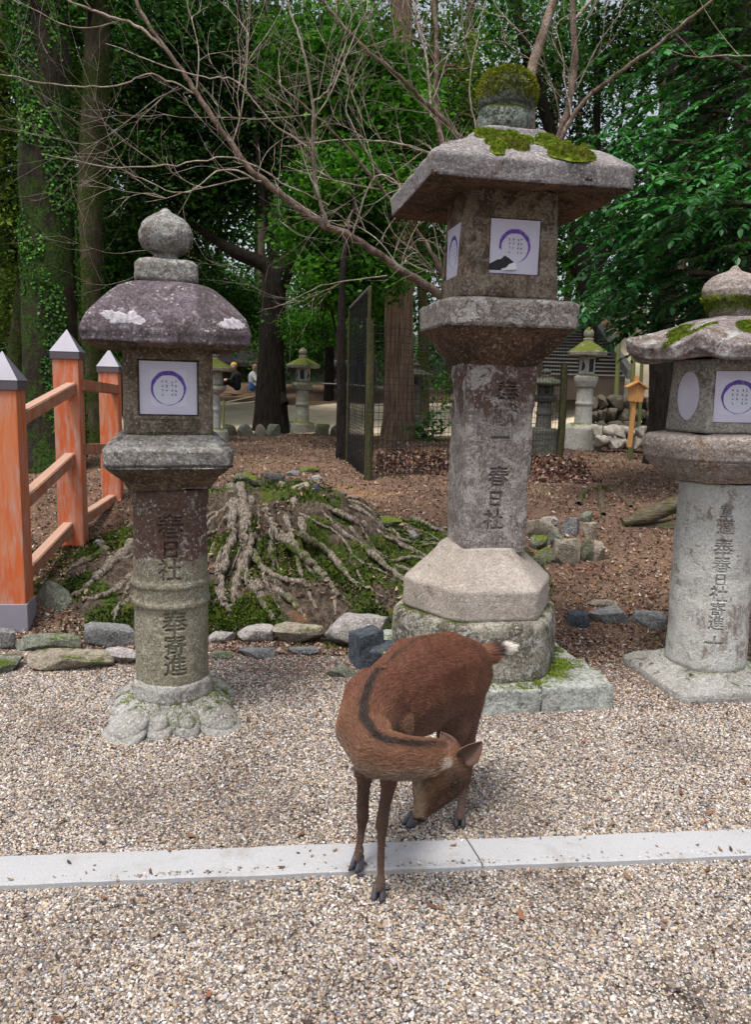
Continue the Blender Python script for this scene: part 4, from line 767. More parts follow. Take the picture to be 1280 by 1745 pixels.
# glossy-leaved branches on the right: leaves in drooping sprays
def glossy_tree():
    g = np.random.default_rng(21); Y = 8.4; b = D(1345, 800, Y); org = Vector((b.x, b.y, tz(b.x, b.y) - .05)); o = empty('tree', org, 'glossy broadleaf tree spreading green sprays in from the right edge', 'tree')
    tr = [D(px, py, Y + dy) - org for px, py, dy in ((1345, 800, 0), (1345, 600, 0), (1350, 400, .1), (1350, 200, .1), (1350, 0, .2))]; tr[0].z = -.1
    parts = [(tr, [.13, .11, .1, .085, .06])]; LV = []; LF = []; LR = []; n0 = 0
    limbs = [(((1345, 480), (1240, 400), (1130, 380), (1040, 420)), .3), (((1348, 330), (1230, 260), (1120, 240), (1010, 260)), .0), (((1345, 520), (1230, 470), (1120, 470), (1000, 520)), -.4), (((1350, 260), (1260, 200), (1180, 190), (1100, 210)), .6), (((1345, 560), (1260, 520), (1160, 520), (1080, 560)), .4), (((1350, 400), (1250, 330), (1130, 300), (1060, 330)), -.5), (((1348, 460), (1260, 430), (1160, 440), (1060, 480)), .9), (((1348, 380), (1280, 350), (1200, 350), (1130, 400)), -.8), (((1350, 200), (1270, 120), (1190, 90), (1110, 110)), .8)]
    for li, (pp, dy) in enumerate(limbs):
        pts = [D(px, py, Y + dy * (i + .5) / 2 * .8) - org for i, (px, py) in enumerate(pp)]; parts.append((pts, [.04, .028, .016, .006]))
        P = np.array([tuple(p) for p in pts])
        for k in range(88):
            t = g.random() ** .8 * 3; i = min(2, int(t)); s = P[i] + (P[i + 1] - P[i]) * (t - i) + g.normal(0, .12, 3) * np.array([1, 2.2, 1.2])
            a = g.uniform(2.2, 4.6); L = g.uniform(.25, .6); dd = np.array([math.cos(a), math.sin(a) * .9, g.uniform(-.45, .25)]); dd /= np.linalg.norm(dd)
            q = [s + dd * L * u + np.array([0, 0, -.35 * L * u * u]) for u in (0, .5, 1)]; parts.append(([Vector(x) for x in q], [.005, .0035, .0015]))
            m = int(L / .038)
            for j in range(m):
                u = (j + 1) / m; c = s + dd * L * u + np.array([0, 0, -.35 * L * u * u]); tg = dd + np.array([0, 0, -.7 * u]); tg /= np.linalg.norm(tg); sd_ = np.cross(tg, [0, 0, 1]); sd_ /= np.linalg.norm(sd_) + 1e-6
                for sg in ((-1, 1) if j < m - 1 else (0,)):
                    ld = tg * .55 + sd_ * sg * .8 + g.normal(0, .18, 3) + np.array([0, 0, -.12]); ld /= np.linalg.norm(ld); nr = np.cross(ld, np.cross([0, 0, 1], ld)) + g.normal(0, .22, 3); nr /= np.linalg.norm(nr); ws = np.cross(nr, ld); l = .078 * g.uniform(.65, 1.3); wd = l * .28
                    V = [c, c + ld * l * .3 + ws * wd - nr * .002, c + ld * l * .7 + ws * wd * .8 - nr * l * .08, c + ld * l - nr * l * .18, c + ld * l * .7 - ws * wd * .8 - nr * l * .08, c + ld * l * .3 - ws * wd - nr * .002]
                    LV += V; LF.append([n0, n0 + 1, n0 + 2, n0 + 3]); LF.append([n0, n0 + 3, n0 + 4, n0 + 5]); LR += [.25 + .55 * g.random()] * 6; n0 += 6
    V, F = join_np([tube_np(p, r, 6, 4) for p, r in parts[1:]]); trunk_obj(o, parts[:1], BK['brown'], 14, .02, 5); mesh_np('limbs', V, F, BK['brown'], o)
    mesh_np('crown', np.array(LV), np.array(LF), LM['glossy'], o, False, attrs=dict(rnd=np.array(LR))); print('glossy leaves', len(LF))
glossy_tree()

# the far wood
def far_wood():
    g = np.random.default_rng(30); n = 11000
    a = g.uniform(-.75, .75, n); Y = g.uniform(31, 52, n); X = np.sin(a) * Y * 1.15; top = 24 + 3 * vn(np.stack([X * .25, Y * 0, 0 * Y], 1), 3)
    hz = terr(X, Y); Z = hz + g.random(n) * np.clip(top, 4, 30)
    bear = X / Y; thin = (Z / Y > .27 + .05 * fbm(np.stack([bear * 6, 0 * bear, 0 * bear], 1), 1, 2, 3)) & (bear > -.12); keep = ~(thin & (fbm(np.stack([X, Y * .3, Z], 1), .22, 3, 8) < .16)); C = np.stack([X, Y, Z], 1)[keep]
    V, F, rn = leaves_np(C, 34, .75, .22, g, flat=.6, elong=.55, up=.3, tilt=.9)
    o = mesh_np('far_wood', V, F, LM['mid'], None, False, attrs=dict(rnd=rn * .8)); tag(o, 'dense far wood reading as one green mass behind the trees', 'wood', kind='stuff')
    # its stems
    parts = []
    for i in range(60):
        x = g.uniform(-28, 28); y = g.uniform(27, 46); z = tz(x, y); parts.append(tube_np([(x, y, z - .3), (x + g.normal(0, .2), y, z + 6), (x + g.normal(0, .5), y, z + 15)], [g.uniform(.12, .3)] * 2 + [.08], 8, 3))
    V, F = join_np(parts); o = mesh_np('far_stems', V, F, BK['brown']); tag(o, 'many dim distant stems within the far wood', 'wood', kind='stuff')
far_wood()

# ------------------------------------------------------------------ the bare tree behind the tall lantern
def bare_tree():
    g = np.random.default_rng(40); b = G(858, 900, .3); org = Vector((b.x, 6.5, tz(b.x, 6.5) - .05)); o = empty('bare_tree', org, 'leafless tree with long arching pinkish twigs behind the tall lantern', 'tree')
    def S(st): return [D(px, py, Y) - org for px, py, Y, r in st], [q[3] * .78 for q in st]
    main = [[(858, 905, 6.5, .13), (856, 800, 6.5, .10), (850, 650, 6.5, .09), (855, 560, 6.5, .085), (880, 420, 6.5, .07), (900, 300, 6.5, .062), (903, 220, 6.5, .055), (905, 130, 6.5, .05), (925, 60, 6.6, .046), (946, -10, 6.7, .042), (960, -80, 6.8, .035)],
            [(850, 600, 6.5, .06), (800, 535, 6.4, .05), (752, 505, 6.3, .046), (690, 465, 6.1, .038), (600, 405, 5.9, .032), (540, 378, 5.8, .030), (470, 325, 5.7, .028), (430, 292, 5.65, .026), (370, 212, 5.6, .024), (330, 150, 5.6, .021), (290, 95, 5.6, .018), (245, 30, 5.6, .016), (220, -30, 5.6, .014)],
            [(900, 300, 6.5, .045), (948, 246, 6.5, .036), (968, 180, 6.5, .033), (980, 110, 6.5, .031), (978, 60, 6.5, .03), (974, -20, 6.5, .028)],
            [(955, 240, 6.45, .026), (990, 180, 6.4, .021), (1035, 140, 6.35, .019), (1080, 108, 6.3, .018), (1150, 55, 6.2, .015), (1215, 0, 6.1, .013), (1260, -40, 6.1, .012)],
            [(880, 420, 6.5, .04), (830, 300, 6.3, .032), (785, 236, 6.2, .024), (735, 185, 6.1, .021), (690, 140, 6.0, .019), (630, 90, 5.9, .017), (580, 40, 5.9, .015), (540, -10, 5.9, .013)],
            [(850, 440, 6.5, .045), (780, 330, 6.6, .034), (752, 240, 6.6, .028), (742, 160, 6.7, .026), (745, 80, 6.7, .022), (738, -20, 6.7, .018)],
            [(850, 560, 6.5, .035), (800, 510, 6.4, .026), (762, 478, 6.3, .022), (735, 430, 6.2, .02), (700, 380, 6.1, .017), (650, 320, 6.0, .014), (590, 250, 5.9, .012), (540, 200, 5.8, .010), (480, 150, 5.8, .008), (400, 90, 5.8, .005)]]
    sec = [[(560, 386, 5.8, .018), (548, 350, 5.75, .016), (535, 290, 5.7, .014), (534, 200, 5.6, .013), (522, 110, 5.5, .011), (505, 50, 5.5, .009), (484, -10, 5.5, .007)],
           [(533, 175, 5.6, .009), (562, 150, 5.6, .007), (584, 90, 5.6, .006), (600, 40, 5.6, .005)],
           [(285, 85, 5.6, .014), (230, 45, 5.6, .012), (165, 22, 5.6, .010), (100, -5, 5.6, .007)],
           [(560, 350, 5.8, .007), (480, 312, 5.6, .007), (400, 268, 5.5, .006), (300, 282, 5.4, .006), (190, 286, 5.3, .005), (70, 262, 5.2, .003)],
           [(330, 160, 5.6, .007), (260, 128, 5.5, .006), (200, 146, 5.4, .006), (110, 147, 5.3, .005), (-10, 126, 5.2, .004)],
           [(540, 262, 5.7, .008), (470, 215, 5.6, .007), (400, 140, 5.6, .006), (330, 128, 5.5, .005), (180, 75, 5.5, .003)],
           [(735, 200, 6.6, .012), (728, 110, 6.6, .011), (714, 50, 6.6, .010), (700, -20, 6.6, .008)],
           [(812, 225, 6.3, .009), (800, 150, 6.3, .008), (815, 60, 6.3, .006), (830, -10, 6.3, .004)],
           [(975, 40, 6.5, .016), (1000, 10, 6.5, .014), (1020, -20, 6.5, .01)],
           [(600, 405, 5.9, .009), (640, 300, 5.8, .008), (690, 340, 5.7, .005), (640, 420, 5.8, .004)],
           [(690, 320, 6.0, .008), (650, 300, 5.9, .007), (620, 250, 5.8, .006), (590, 180, 5.8, .005), (620, 90, 5.8, .004)],
           [(1290, 98, 7.0, .009), (1230, 96, 7.0, .008), (1180, 98, 7.0, .006), (1140, 86, 7.0, .004)],
           [(660, 470, 6.0, .006), (560, 485, 5.9, .005), (480, 520, 5.9, .003)],
           [(445, 310, 5.65, .009), (380, 290, 5.6, .007), (310, 330, 5.5, .006), (230, 300, 5.5, .004), (160, 270, 5.4, .003)],
           [(840, 300, 6.4, .009), (700, 250, 6.2, .007), (600, 240, 6.1, .006), (480, 250, 6.0, .004)]]
    mp = [S(x) for x in main]; sp = [S(x) for x in sec]
    tk = trunk_obj(o, mp[:1], BK['stem'], 12, .006, 3); V, F = join_np([tube_np(p, r, 9, 6, i, .004) for i, (p, r) in enumerate(mp[1:])]); mesh_np('limbs', V, F, BK['stem'], o)
    tw = [tube_np(p, r, 6, 6, 50 + i, .004) for i, (p, r) in enumerate(sp)]
    def grow(p, d, L, r, lev):
        n = 6; pts = [p]; bend = Vector(g.normal(0, .16, 3)) + Vector((0, 0, .07)); d = d.normalized()
        for i in range(n): d = (d + bend * .5 + Vector(g.normal(0, .10, 3))).normalized(); p = p + d * L / n; pts.append(p)
        tw.append(tube_np(pts, np.linspace(r, r * .35, n + 1), 4 if lev else 5, 2))
        if lev < 3:
            for k in range([4, 3, 1][lev]):
                i = g.integers(1, n + 1); dd = (pts[i] - pts[i - 1]).normalized(); side = Vector(g.normal(0, 1, 3)); side = (side - dd * side.dot(dd)).normalized(); grow(pts[i], dd + side * g.uniform(.45, 1.0), L * g.uniform(.4, .75), r * .6, lev + 1)
    for (pts, rs), cnt in [(m_, c_) for m_, c_ in zip(mp[1:] + sp, [7, 3, 2, 5, 3, 4] + [4, 2, 3, 4, 3, 3, 3, 2, 2, 2, 3, 2, 2, 3, 3])]:
        for k in range(cnt):
            i = g.integers(1, len(pts)); t = g.random(); p = pts[i - 1].lerp(pts[i], t); dd = (pts[i] - pts[i - 1]).normalized(); side = Vector((g.normal(0, 1), g.normal(0, .7), g.normal(.3, .8))); side = (side - dd * side.dot(dd)).normalized()
            grow(p, dd + side * g.uniform(.5, 1.2), g.uniform(.5, 1.15), min(.0062, rs[i] * .6), 0)
    V, F = join_np(tw); mesh_np('twigs', V, F, BK['twig'], o); print('twig verts', len(V))
bare_tree()

# ================================================================== SURFACE LOOK-UP, STUMP
SC = (-.80, 5.55)
def stump_h(x, y):
    dx = x - SC[0]; dy = y - SC[1]; th = np.arctan2(dy, dx); rho = np.hypot(dx, dy)
    c = np.cos(th); s = np.sin(th)
    sc = 1 + .70 * np.clip(c, 0, 1) ** 1.5 + .45 * np.clip(-c, 0, 1) ** 1.2 - .12 * np.clip(-s, 0, 1) ** 2 + .2 * np.clip(s, 0, 1)
    q = rho / sc; P = np.stack([np.cos(th) * 2.2, np.sin(th) * 2.2, q * .9], -1).reshape(-1, 3)
    rid = 1 - np.abs(fbm(P, 1.9, 3, 61).reshape(q.shape)) * 2.6; rid = np.clip(rid, -.4, 1)
    rid2 = 1 - np.abs(fbm(P, 5.5, 3, 63).reshape(q.shape)) * 2.6
    qq = q - .11 * rid * sst(.15, .5, q) - .03 * rid2
    h = .39 * (1 - sst(.20 - .05 * np.clip(c, 0, 1), .52, qq)) + .12 * (1 - sst(.5, 1.0, qq)) + .05 * (rid > 0) * rid * sst(.3, .6, q) * (1 - sst(.8, 1.15, q))
    P3 = np.stack([x, y, 0 * x], -1).reshape(-1, 3)
    h = h * (1 + .12 * fbm(P3, 7, 4, 65).reshape(q.shape)) + .03 * fbm(P3, 22, 3, 66).reshape(q.shape) * (1 - sst(.7, 1.1, q)) - .10 * np.exp(-((rho) / .16) ** 2)
    return h * (1 - sst(.95, 1.2, q)) - .035 * sst(1.0, 1.2, q), rid, q
def surf(x, y):
    x = np.atleast_1d(np.asarray(x, float)); y = np.atleast_1d(np.asarray(y, float)); h, _, _ = stump_h(x, y); return terr(x, y) + np.maximum(h, 0)
def on_surf(px, py, f=surf, y0=3., y1=40.):
    d = ray(px, py); ts = np.exp(np.linspace(math.log(y0), math.log(y1), 900)) / d.y; X = d.x * ts; Y = d.y * ts; Z = CAMH + d.z * ts
    k = np.where(Z < f(X, Y))[0]
    if not len(k): k = [len(ts) - 1]
    i = k[0]; return Vector((X[i], Y[i], Z[i]))
def terr_pt(px, py): return on_surf(px, py, terr, 1.5)

def stump():
    o = empty('tree_stump', (SC[0], SC[1], tz(*SC) * 0), 'old weathered stump with pale gnarled roots and green moss behind the round lantern shaft', 'tree stump')
    n, k = 150, 420; th = np.arange(k) / k * 2 * math.pi; q = np.linspace(.0, 1.22, n) ** 1.0
    Q, T = np.meshgrid(q, th, indexing='ij'); c = np.cos(T); s = np.sin(T); sc = 1 + .70 * np.clip(c, 0, 1) ** 1.5 + .45 * np.clip(-c, 0, 1) ** 1.2 - .12 * np.clip(-s, 0, 1) ** 2 + .2 * np.clip(s, 0, 1)
    X = SC[0] + Q * sc * c; Y = SC[1] + Q * sc * s; h, rid, _ = stump_h(X, Y); Z = terr(X, Y) + h
    P = np.stack([X.ravel(), Y.ravel(), Z.ravel()], 1); g = np.random.default_rng(9)
    mo = fbm(P, 3.2, 4, 71) + .18 * sst(.5, 1.6, (X.ravel() - SC[0]) / .8) + .16 * sst(.0, -.9, X.ravel() - SC[0] + .3) - .22 * rid.ravel() + .13
    m = M('stump_wood', .92, .2); a = m.attr('moss'); cs = m.scale((9, 9, 1.6)); n1 = m.noise(4, 7, .75, cs, .4)
    c_ = m.mix(m.ss(n1, .36, .62), (.028, .020, .015), (.15, .115, .085)); c_ = m.mix(m.ss(m.noise(9, 5, .7), .55, .68, 0, .8), c_, (.045, .028, .02))
    c_ = m.mix(m.ss(m.noise(3, 4, .7), .6, .7, 0, .6), c_, (.22, .10, .04))
    mc = m.mix(m.ss(m.noise(45, 5, .7), .35, .65), (.016, .026, .006), (.075, .115, .018)); mc = m.mix(m.ss(m.noise(5, 4), .5, .65, 0, .6), mc, (.16, .15, .03))
    v = m.math('ADD', a, m.math('MULTIPLY', m.math('SUBTRACT', m.noise(18, 6, .75), .5), .5)); c_ = m.mix(m.ss(v, -.02, .06), c_, mc)
    m.color(c_); m.bump(m.math('ADD', n1, m.math('MULTIPLY', m.noise(40, 5, .7), .5)), .9, .03)
    off = np.array([SC[0], SC[1], 0]); sb = mesh_np('stump_body', P - off, grid_faces(n, k, False, True)[:, [0, 1, 2, 3]][:, ::-1], m.m, o, attrs=dict(moss=mo))
    N = normals(sb)
    if N[:, 2].mean() < 0: sb.data.flip_normals(); N = -N
    # roots running down and out over it
    RT = bark('weathered_root', (.10, .075, .055), (.50, .43, .36), (.10, .15, .02), .53, (22, 22, 3))
    roots = [((392, 828), (398, 880), (388, 940), (376, 990), (382, 1030), (405, 1056)), ((408, 826), (416, 890), (412, 950), (402, 1000), (392, 1050)), ((424, 850), (428, 920), (418, 975), (440, 1015), (468, 1052)), ((452, 866), (470, 905), (505, 940), (545, 975), (570, 1010), (610, 1036)), ((440, 985), (450, 1035), (488, 1060)),
             ((545, 858), (600, 888), (655, 915), (725, 948)), ((505, 905), (560, 945), (598, 990), (650, 1025)), ((500, 850), (515, 900), (508, 960), (530, 1020), (545, 1050)), ((226, 895), (180, 940), (140, 962), (100, 980)), ((228, 925), (190, 965), (150, 1002), (112, 1018)), ((230, 975), (200, 1005), (168, 1020), (120, 1022)), ((228, 1015), (205, 1038), (180, 1050)),
             ((470, 1000), (500, 1030), (530, 1062)), ((620, 930), (680, 985), (720, 1000)), ((400, 900), (372, 960), (366, 1030)), ((430, 940), (460, 980), (520, 1000), (600, 1030)), ((560, 890), (640, 950), (690, 1010)), ((700, 880), (735, 900), (760, 905))]
    g = np.random.default_rng(10)
    for i, rt in enumerate(roots):
        pts = [on_surf(px, py) - Vector(off) for px, py in rt]
        for j, p in enumerate(pts): p.z += .012
        pts[0].z -= .02; pts[-1].z -= .03; r0 = .040 if i in (0, 1, 2, 3, 8, 9) else .026
        V, F = tube_np(pts, np.linspace(r0, r0 * .4, len(pts)), 16, 14, 80 + i, .004)
        ro = mesh_np('root', V, F, RT, o); V = coords(ro); Nn = normals(ro); d = .55 * r0 * fbm(V * np.array([1, 1, .45]), 28, 3, 90 + i) + .35 * r0 * fbm(V, 9, 3, 91 + i); setco(ro, V + Nn * d[:, None])
    for i in range(34):
        a = g.uniform(-2.9, .75) if i % 3 else g.uniform(-.7, .6); q0 = g.uniform(.2, .55); q1 = q0 + g.uniform(.25, .6); pts = []; da = g.normal(0, .12)
        for t in np.linspace(0, 1, 7):
            q__ = q0 + (q1 - q0) * t; aa = a + da * t + .05 * math.sin(t * 7 + i); c1_, s1_ = math.cos(aa), math.sin(aa); sc_ = 1 + .70 * max(c1_, 0) ** 1.5 + .45 * max(-c1_, 0) ** 1.2 - .12 * max(-s1_, 0) ** 2 + .2 * max(s1_, 0)
            x = SC[0] + q__ * sc_ * c1_; y = SC[1] + q__ * sc_ * s1_; pts.append((x - off[0], y - off[1], float(surf(x, y)[0]) + .004))
        r0 = g.uniform(.008, .022); V, F = tube_np(pts, np.linspace(r0, r0 * .4, 7), 10, 8, i, .003); ro = mesh_np('root', V, F, RT, o); V = coords(ro); Nn = normals(ro); setco(ro, V + Nn * (.6 * r0 * fbm(V * np.array([1, 1, .5]), 34, 3, i))[:, None])
    # moss shoots and small fern leaves over the mossy part
    w_ = np.clip(mo, 0, .3) * (Q.ravel() > .12); w_ = w_ * Q.ravel(); w_ /= w_.sum(); q_ = g.choice(len(P), 70000, p=w_); B = P[q_] - off + g.normal(0, .006, (len(q_), 3)); B[:, 2] = surf(B[:, 0] + off[0], B[:, 1] + off[1]) - .001
    d = N[q_] + g.normal(0, .5, B.shape); d /= np.linalg.norm(d, axis=1)[:, None]; sv = np.cross(d, g.normal(0, 1, B.shape)); sv /= np.linalg.norm(sv, axis=1)[:, None]; L = .017 * g.uniform(.3, 1.7, len(B))[:, None]
    mm = M('stump_moss', .9, .15); r = mm.attr('rnd'); mm.color(mm.ramp(r, [(0, (.012, .02, .005)), (.45, (.04, .065, .010)), (1, (.13, .18, .022))])); pat = np.clip(.5 + .9 * fbm(B, 5, 3, 12) + g.normal(0, .15, len(B)), 0, 1)
    mesh_np('moss', np.stack([B - sv * L * .3, B + sv * L * .3, B + d * L], 1).reshape(-1, 3), np.arange(len(B) * 3).reshape(-1, 3), mm.m, o, False, attrs=dict(rnd=np.repeat(pat, 3)))
stump()
def mound_litter():
    g = np.random.default_rng(19); n = 9000; x = g.uniform(-2.4, .5, n); y = g.uniform(4.75, 6.6, n); k = fbm(np.stack([x, y, 0 * x], 1), 3, 3, 12) > -.05; x, y = x[k], y[k]; n = len(x); s = .006 + .011 * g.random(n) ** 2
    pal = np.array([(.16, .085, .05), (.26, .16, .10), (.09, .05, .035), (.36, .27, .19), (.05, .03, .02)]); C = pal[g.integers(0, 5, n)] * g.uniform(.6, 1.2, n)[:, None]
    o = instancer('mound_litter', np.stack([x, y, surf(x, y) + .012], 1), np.stack([s * 1.4, s, s], 1), np.stack([g.normal(0, .5, n), g.normal(0, .5, n), g.random(n) * 6.28], 1), C, inst_mat('mound_leaf', .7, .3), 'leaf'); tag(o, 'brown leaf litter caught among the stump roots', 'leaf litter', kind='stuff')
mound_litter()

# ================================================================== ROCKS
def rmat(name, c1, c2, moss=None, mt=.5): return stone(name, c1, c2, tuple(x * .3 for x in c2), .6, 8, tuple(min(.6, x * 1.5) for x in c1), .62, 16, moss, .45, mt, 7, spk=.3)
RM = dict(darkbrown=rmat('brown_wall_rock', (.17, .145, .11), (.09, .075, .055), (.07, .09, .02), .6), tan=rmat('tan_rock', (.32, .28, .22), (.20, .17, .13), (.10, .14, .02), .55), grey=rmat('grey_rock', (.24, .24, .235), (.13, .13, .13), (.08, .11, .02), .62), green=rmat('green_grey_rock', (.22, .23, .19), (.13, .14, .10), (.10, .14, .02), .48),
          blue=rmat('blue_slate', (.085, .10, .12), (.045, .055, .068)), pale=rmat('pale_flat_rock', (.40, .37, .36), (.27, .24, .22)), moss=rmat('mossy_rock', (.17, .17, .12), (.09, .09, .06), (.13, .18, .02), .32), dark=rmat('dark_rock', (.10, .10, .095), (.05, .05, .048), (.06, .09, .015), .55))
def rock_np(size, seed, ncut=13, flat_top=True, sub=5):
    g = np.random.default_rng(seed); bm = bmesh.new(); bmesh.ops.create_icosphere(bm, subdivisions=sub, radius=1); V = np.array([v.co[:] for v in bm.verts]); F = np.array([[v.index for v in f.verts] for f in bm.faces]); bm.free()
    V = np.sign(V) * np.abs(V) ** .62
    for i in range(ncut):
        n = g.normal(0, 1, 3); n /= np.linalg.norm(n); dd = g.uniform(.58, .86); t = V @ n; V = V - n * np.clip(t - dd, 0, None)[:, None]
    if flat_top: n = np.array([g.normal(0, .12), g.normal(0, .12), 1]); n /= np.linalg.norm(n); t = V @ n; V = V - n * np.clip(t - .55, 0, None)[:, None]
    V = V + V * (.09 * fbm(V + seed, 3, 5, seed) - .05 * np.clip(fbm(V + seed, 6, 3, seed + 9), 0, 1))[:, None] + .012 * np.stack([fbm(V + seed, 9, 2, seed + j) for j in range(3)], 1); V *= np.array(size) / 2; return V, F
def rock(x0, x1, y0, y1, mat, label, seed=0, dep=None, hgt=None, yaw=0, f=surf, tiltx=0., group=None, dz=0., flat=True, name='rock', cat='rock'):
    """placed by the box it fills in the photograph (pixels) on the ground there"""
    c = on_surf((x0 + x1) / 2, y1, f, 2.5); s = FPX / c.y; wd = (x1 - x0) / s; d_ = dep or wd * .6; el = math.atan2(CAMH - c.z, c.y)
    h = hgt or max(.03, ((y1 - y0) / s - d_ * math.sin(el) * .8) / math.cos(el)); h = h * 1.3; hh = h * 1.7
    V, F = rock_np((wd * 1.1, d_, hh), seed, flat_top=flat); rot = np.array(Matrix.Rotation(yaw, 3, 'Z') @ Matrix.Rotation(tiltx, 3, 'X')); V = V @ rot.T
    top = V[:, 2].max(); o = mesh_np(name, V, F, RM[mat], None, True); o.location = (c.x, c.y + d_ * .42, c.z - (top - h) + dz); 
    for p in o.data.polygons: p.use_smooth = True
    return tag(o, label, cat, group)
KG = 'rocks edging the gravel'
rock(-14, 24, 1074, 1108, 'grey', 'small dark rock at the left edge beside the nearest fence post', 1, group=KG)
rock(24, 142, 1078, 1112, 'green', 'flat green-grey rock below the nearest orange post', 2, dep=.16, group=KG)
rock(140, 226, 1060, 1104, 'grey', 'blocky grey rock with flat top just left of the round lantern shaft', 3, dep=.2, group=KG)
rock(12, 178, 1104, 1146, 'tan', 'longest flat tan slab rock at the front of the left kerb', 4, dep=.2, hgt=.06, group=KG)
rock(-40, 20, 1112, 1150, 'green', 'green-grey slab cut by the left edge of the photo', 24, dep=.2, hgt=.05, group=KG)
rock(160, 236, 1098, 1134, 'pale', 'pale flat rock touching the left side of the round shaft', 5, dep=.16, hgt=.05, group=KG)
rock(352, 398, 1076, 1098, 'pale', 'small pale rock just right of the round shaft, upper row', 6, group=KG)
rock(396, 462, 1070, 1098, 'pale', 'pinkish flat rock below the stump roots', 7, dep=.16, hgt=.07, group=KG)
rock(460, 550, 1068, 1099, 'tan', 'long tan rock between the pinkish rock and the big block', 8, dep=.17, hgt=.08, group=KG)
rock(404, 466, 1100, 1123, 'grey', 'thin grey flat rock lying in front of the pinkish rock', 9, dep=.13, hgt=.03, group=KG)
rock(490, 542, 1099, 1118, 'grey', 'thin grey flat rock in front of the long tan rock', 10, dep=.1, hgt=.03, group=KG)
rock(360, 398, 1108, 1124, 'green', 'small flat green rock low beside the round shaft', 14, dep=.08, hgt=.03, group=KG)
rock(548, 664, 1040, 1112, 'pale', 'largest squared block with pale top left of the tall lantern', 11, dep=.30, hgt=.15, group=KG)
def slate():
    c = terr_pt(632, 1138); P = []
    for (x, y, w_, d_, h, a, tl, sd) in ((-.030, .07, .15, .16, .23, R(22), R(-5), 3), (.065, .02, .11, .13, .16, R(-20), R(12), 8)):
        bm = bmesh.new(); bmesh.ops.create_cube(bm, size=1); bmesh.ops.bevel(bm, geom=list(bm.edges), offset=.03, segments=1, affect='EDGES'); bmesh.ops.subdivide_edges(bm, edges=list(bm.edges), cuts=10, use_grid_fill=True); bmesh.ops.triangulate(bm, faces=bm.faces); V = np.array([v.co[:] for v in bm.verts]); F = np.array([[v.index for v in f.verts] for f in bm.faces]); bm.free()
        V[:, 2] += V[:, 0] * .12 * (V[:, 2] > .1); V = V * np.array([w_, d_, h]); V = V + .012 * np.stack([fbm(V, 9, 4, sd + j) for j in range(3)], 1); V = V @ np.array(Matrix.Rotation(a, 3, 'Z') @ Matrix.Rotation(tl, 3, 'X')).T + np.array([x, y, h * .3]); P.append((V, F))
    V, F = join_np(P); o = mesh_np('slate_rock', V, F, RM['blue'], None, False); o.location = c; tag(o, 'upright blue-black slate block between the big block and the tall lantern', 'rock', KG)
slate()
rock(556, 612, 1126, 1156, 'green', 'small pointed rock lying in the gravel left of the deer', 13, hgt=.05, group=KG, flat=False)
rock(48, 124, 985, 1048, 'green', 'rounded green-grey boulder at the foot of the orange fence', 15, dep=.26, hgt=.15, flat=False)
rock(962, 1012, 1046, 1071, 'blue', 'blue-grey rock right behind the tall lantern plinth', 16, hgt=.08, group=KG)
rock(1008, 1086, 1042, 1069, 'grey', 'grey rock in the kerb midway between the tall and right lanterns', 17, hgt=.08, group=KG)
rock(1084, 1146, 1040, 1073, 'grey', 'low layered grey rock touching the right lantern shaft', 18, hgt=.08, group=KG)
rock(1002, 1054, 1010, 1036, 'tan', 'lone flat tan rock on the soil above the kerb', 19, hgt=.03)
PG = 'rocks of the pile right of the tall lantern'
for i, (a, b, c, d, mt, lb) in enumerate([(900, 952, 890, 926, 'tan', 'broad tan slab at the left of the small rock pile'), (930, 962, 904, 932, 'green', 'square greenish rock in the middle of the pile'), (904, 938, 916, 938, 'moss', 'low pale mossy rock under the broad slab of the pile'), (905, 950, 936, 962, 'moss', 'dark mossy rock at the lower left of the pile'), (946, 993, 924, 964, 'tan', 'largest upright tan rock at the front of the pile'), (986, 1014, 924, 958, 'moss', 'bright mossy rock leaning against the largest pile rock'),
                                          (1004, 1032, 928, 958, 'tan', 'pointed pale rock at the right end of the pile'), (958, 992, 886, 914, 'grey', 'grey rounded rock at the top of the pile'), (993, 1023, 894, 919, 'tan', 'tan cube-like rock at the upper right of the pile'), (986, 1012, 873, 891, 'green', 'small greenish rock behind the top of the pile'), (918, 956, 882, 899, 'pale', 'small pale rock behind the broad slab of the pile')]):
    rock(a, b, c, d, mt, lb, 30 + i, group=PG, flat=i % 2 == 0)
TG = 'loose stones lying behind the stump'
for i, (a, b, c, d, mt, lb) in enumerate([(396, 444, 788, 822, 'moss', 'dark mossy stone at the left of the heap behind the stump'), (438, 486, 784, 822, 'dark', 'dark squarish stone in the heap behind the stump'), (466, 496, 814, 836, 'tan', 'pale yellowish stone resting on the stump edge'), (494, 526, 812, 838, 'tan', 'roundest pale stone resting on the right edge of the stump'), (486, 514, 790, 812, 'grey', 'small grey stone in the middle of the heap'), (510, 548, 782, 806, 'moss', 'mossy stone at the top right of the heap'),
                                          (524, 552, 800, 820, 'pale', 'small pale stone at the right end of the heap'), (530, 546, 826, 840, 'blue', 'small blue stone right of the stump top'), (626, 684, 870, 898, 'moss', 'moss capped dark stone among the spread roots'), (680, 716, 896, 920, 'grey', 'grey wedge stone left of the tall shaft'), (150, 184, 905, 935, 'grey', 'pale round stone on the mossy root left of the round shaft')]):
    rock(a, b, c, d, mt, lb, 50 + i, group=TG, flat=False, hgt=.05, dep=.14)
EG = 'stones edging the far path'
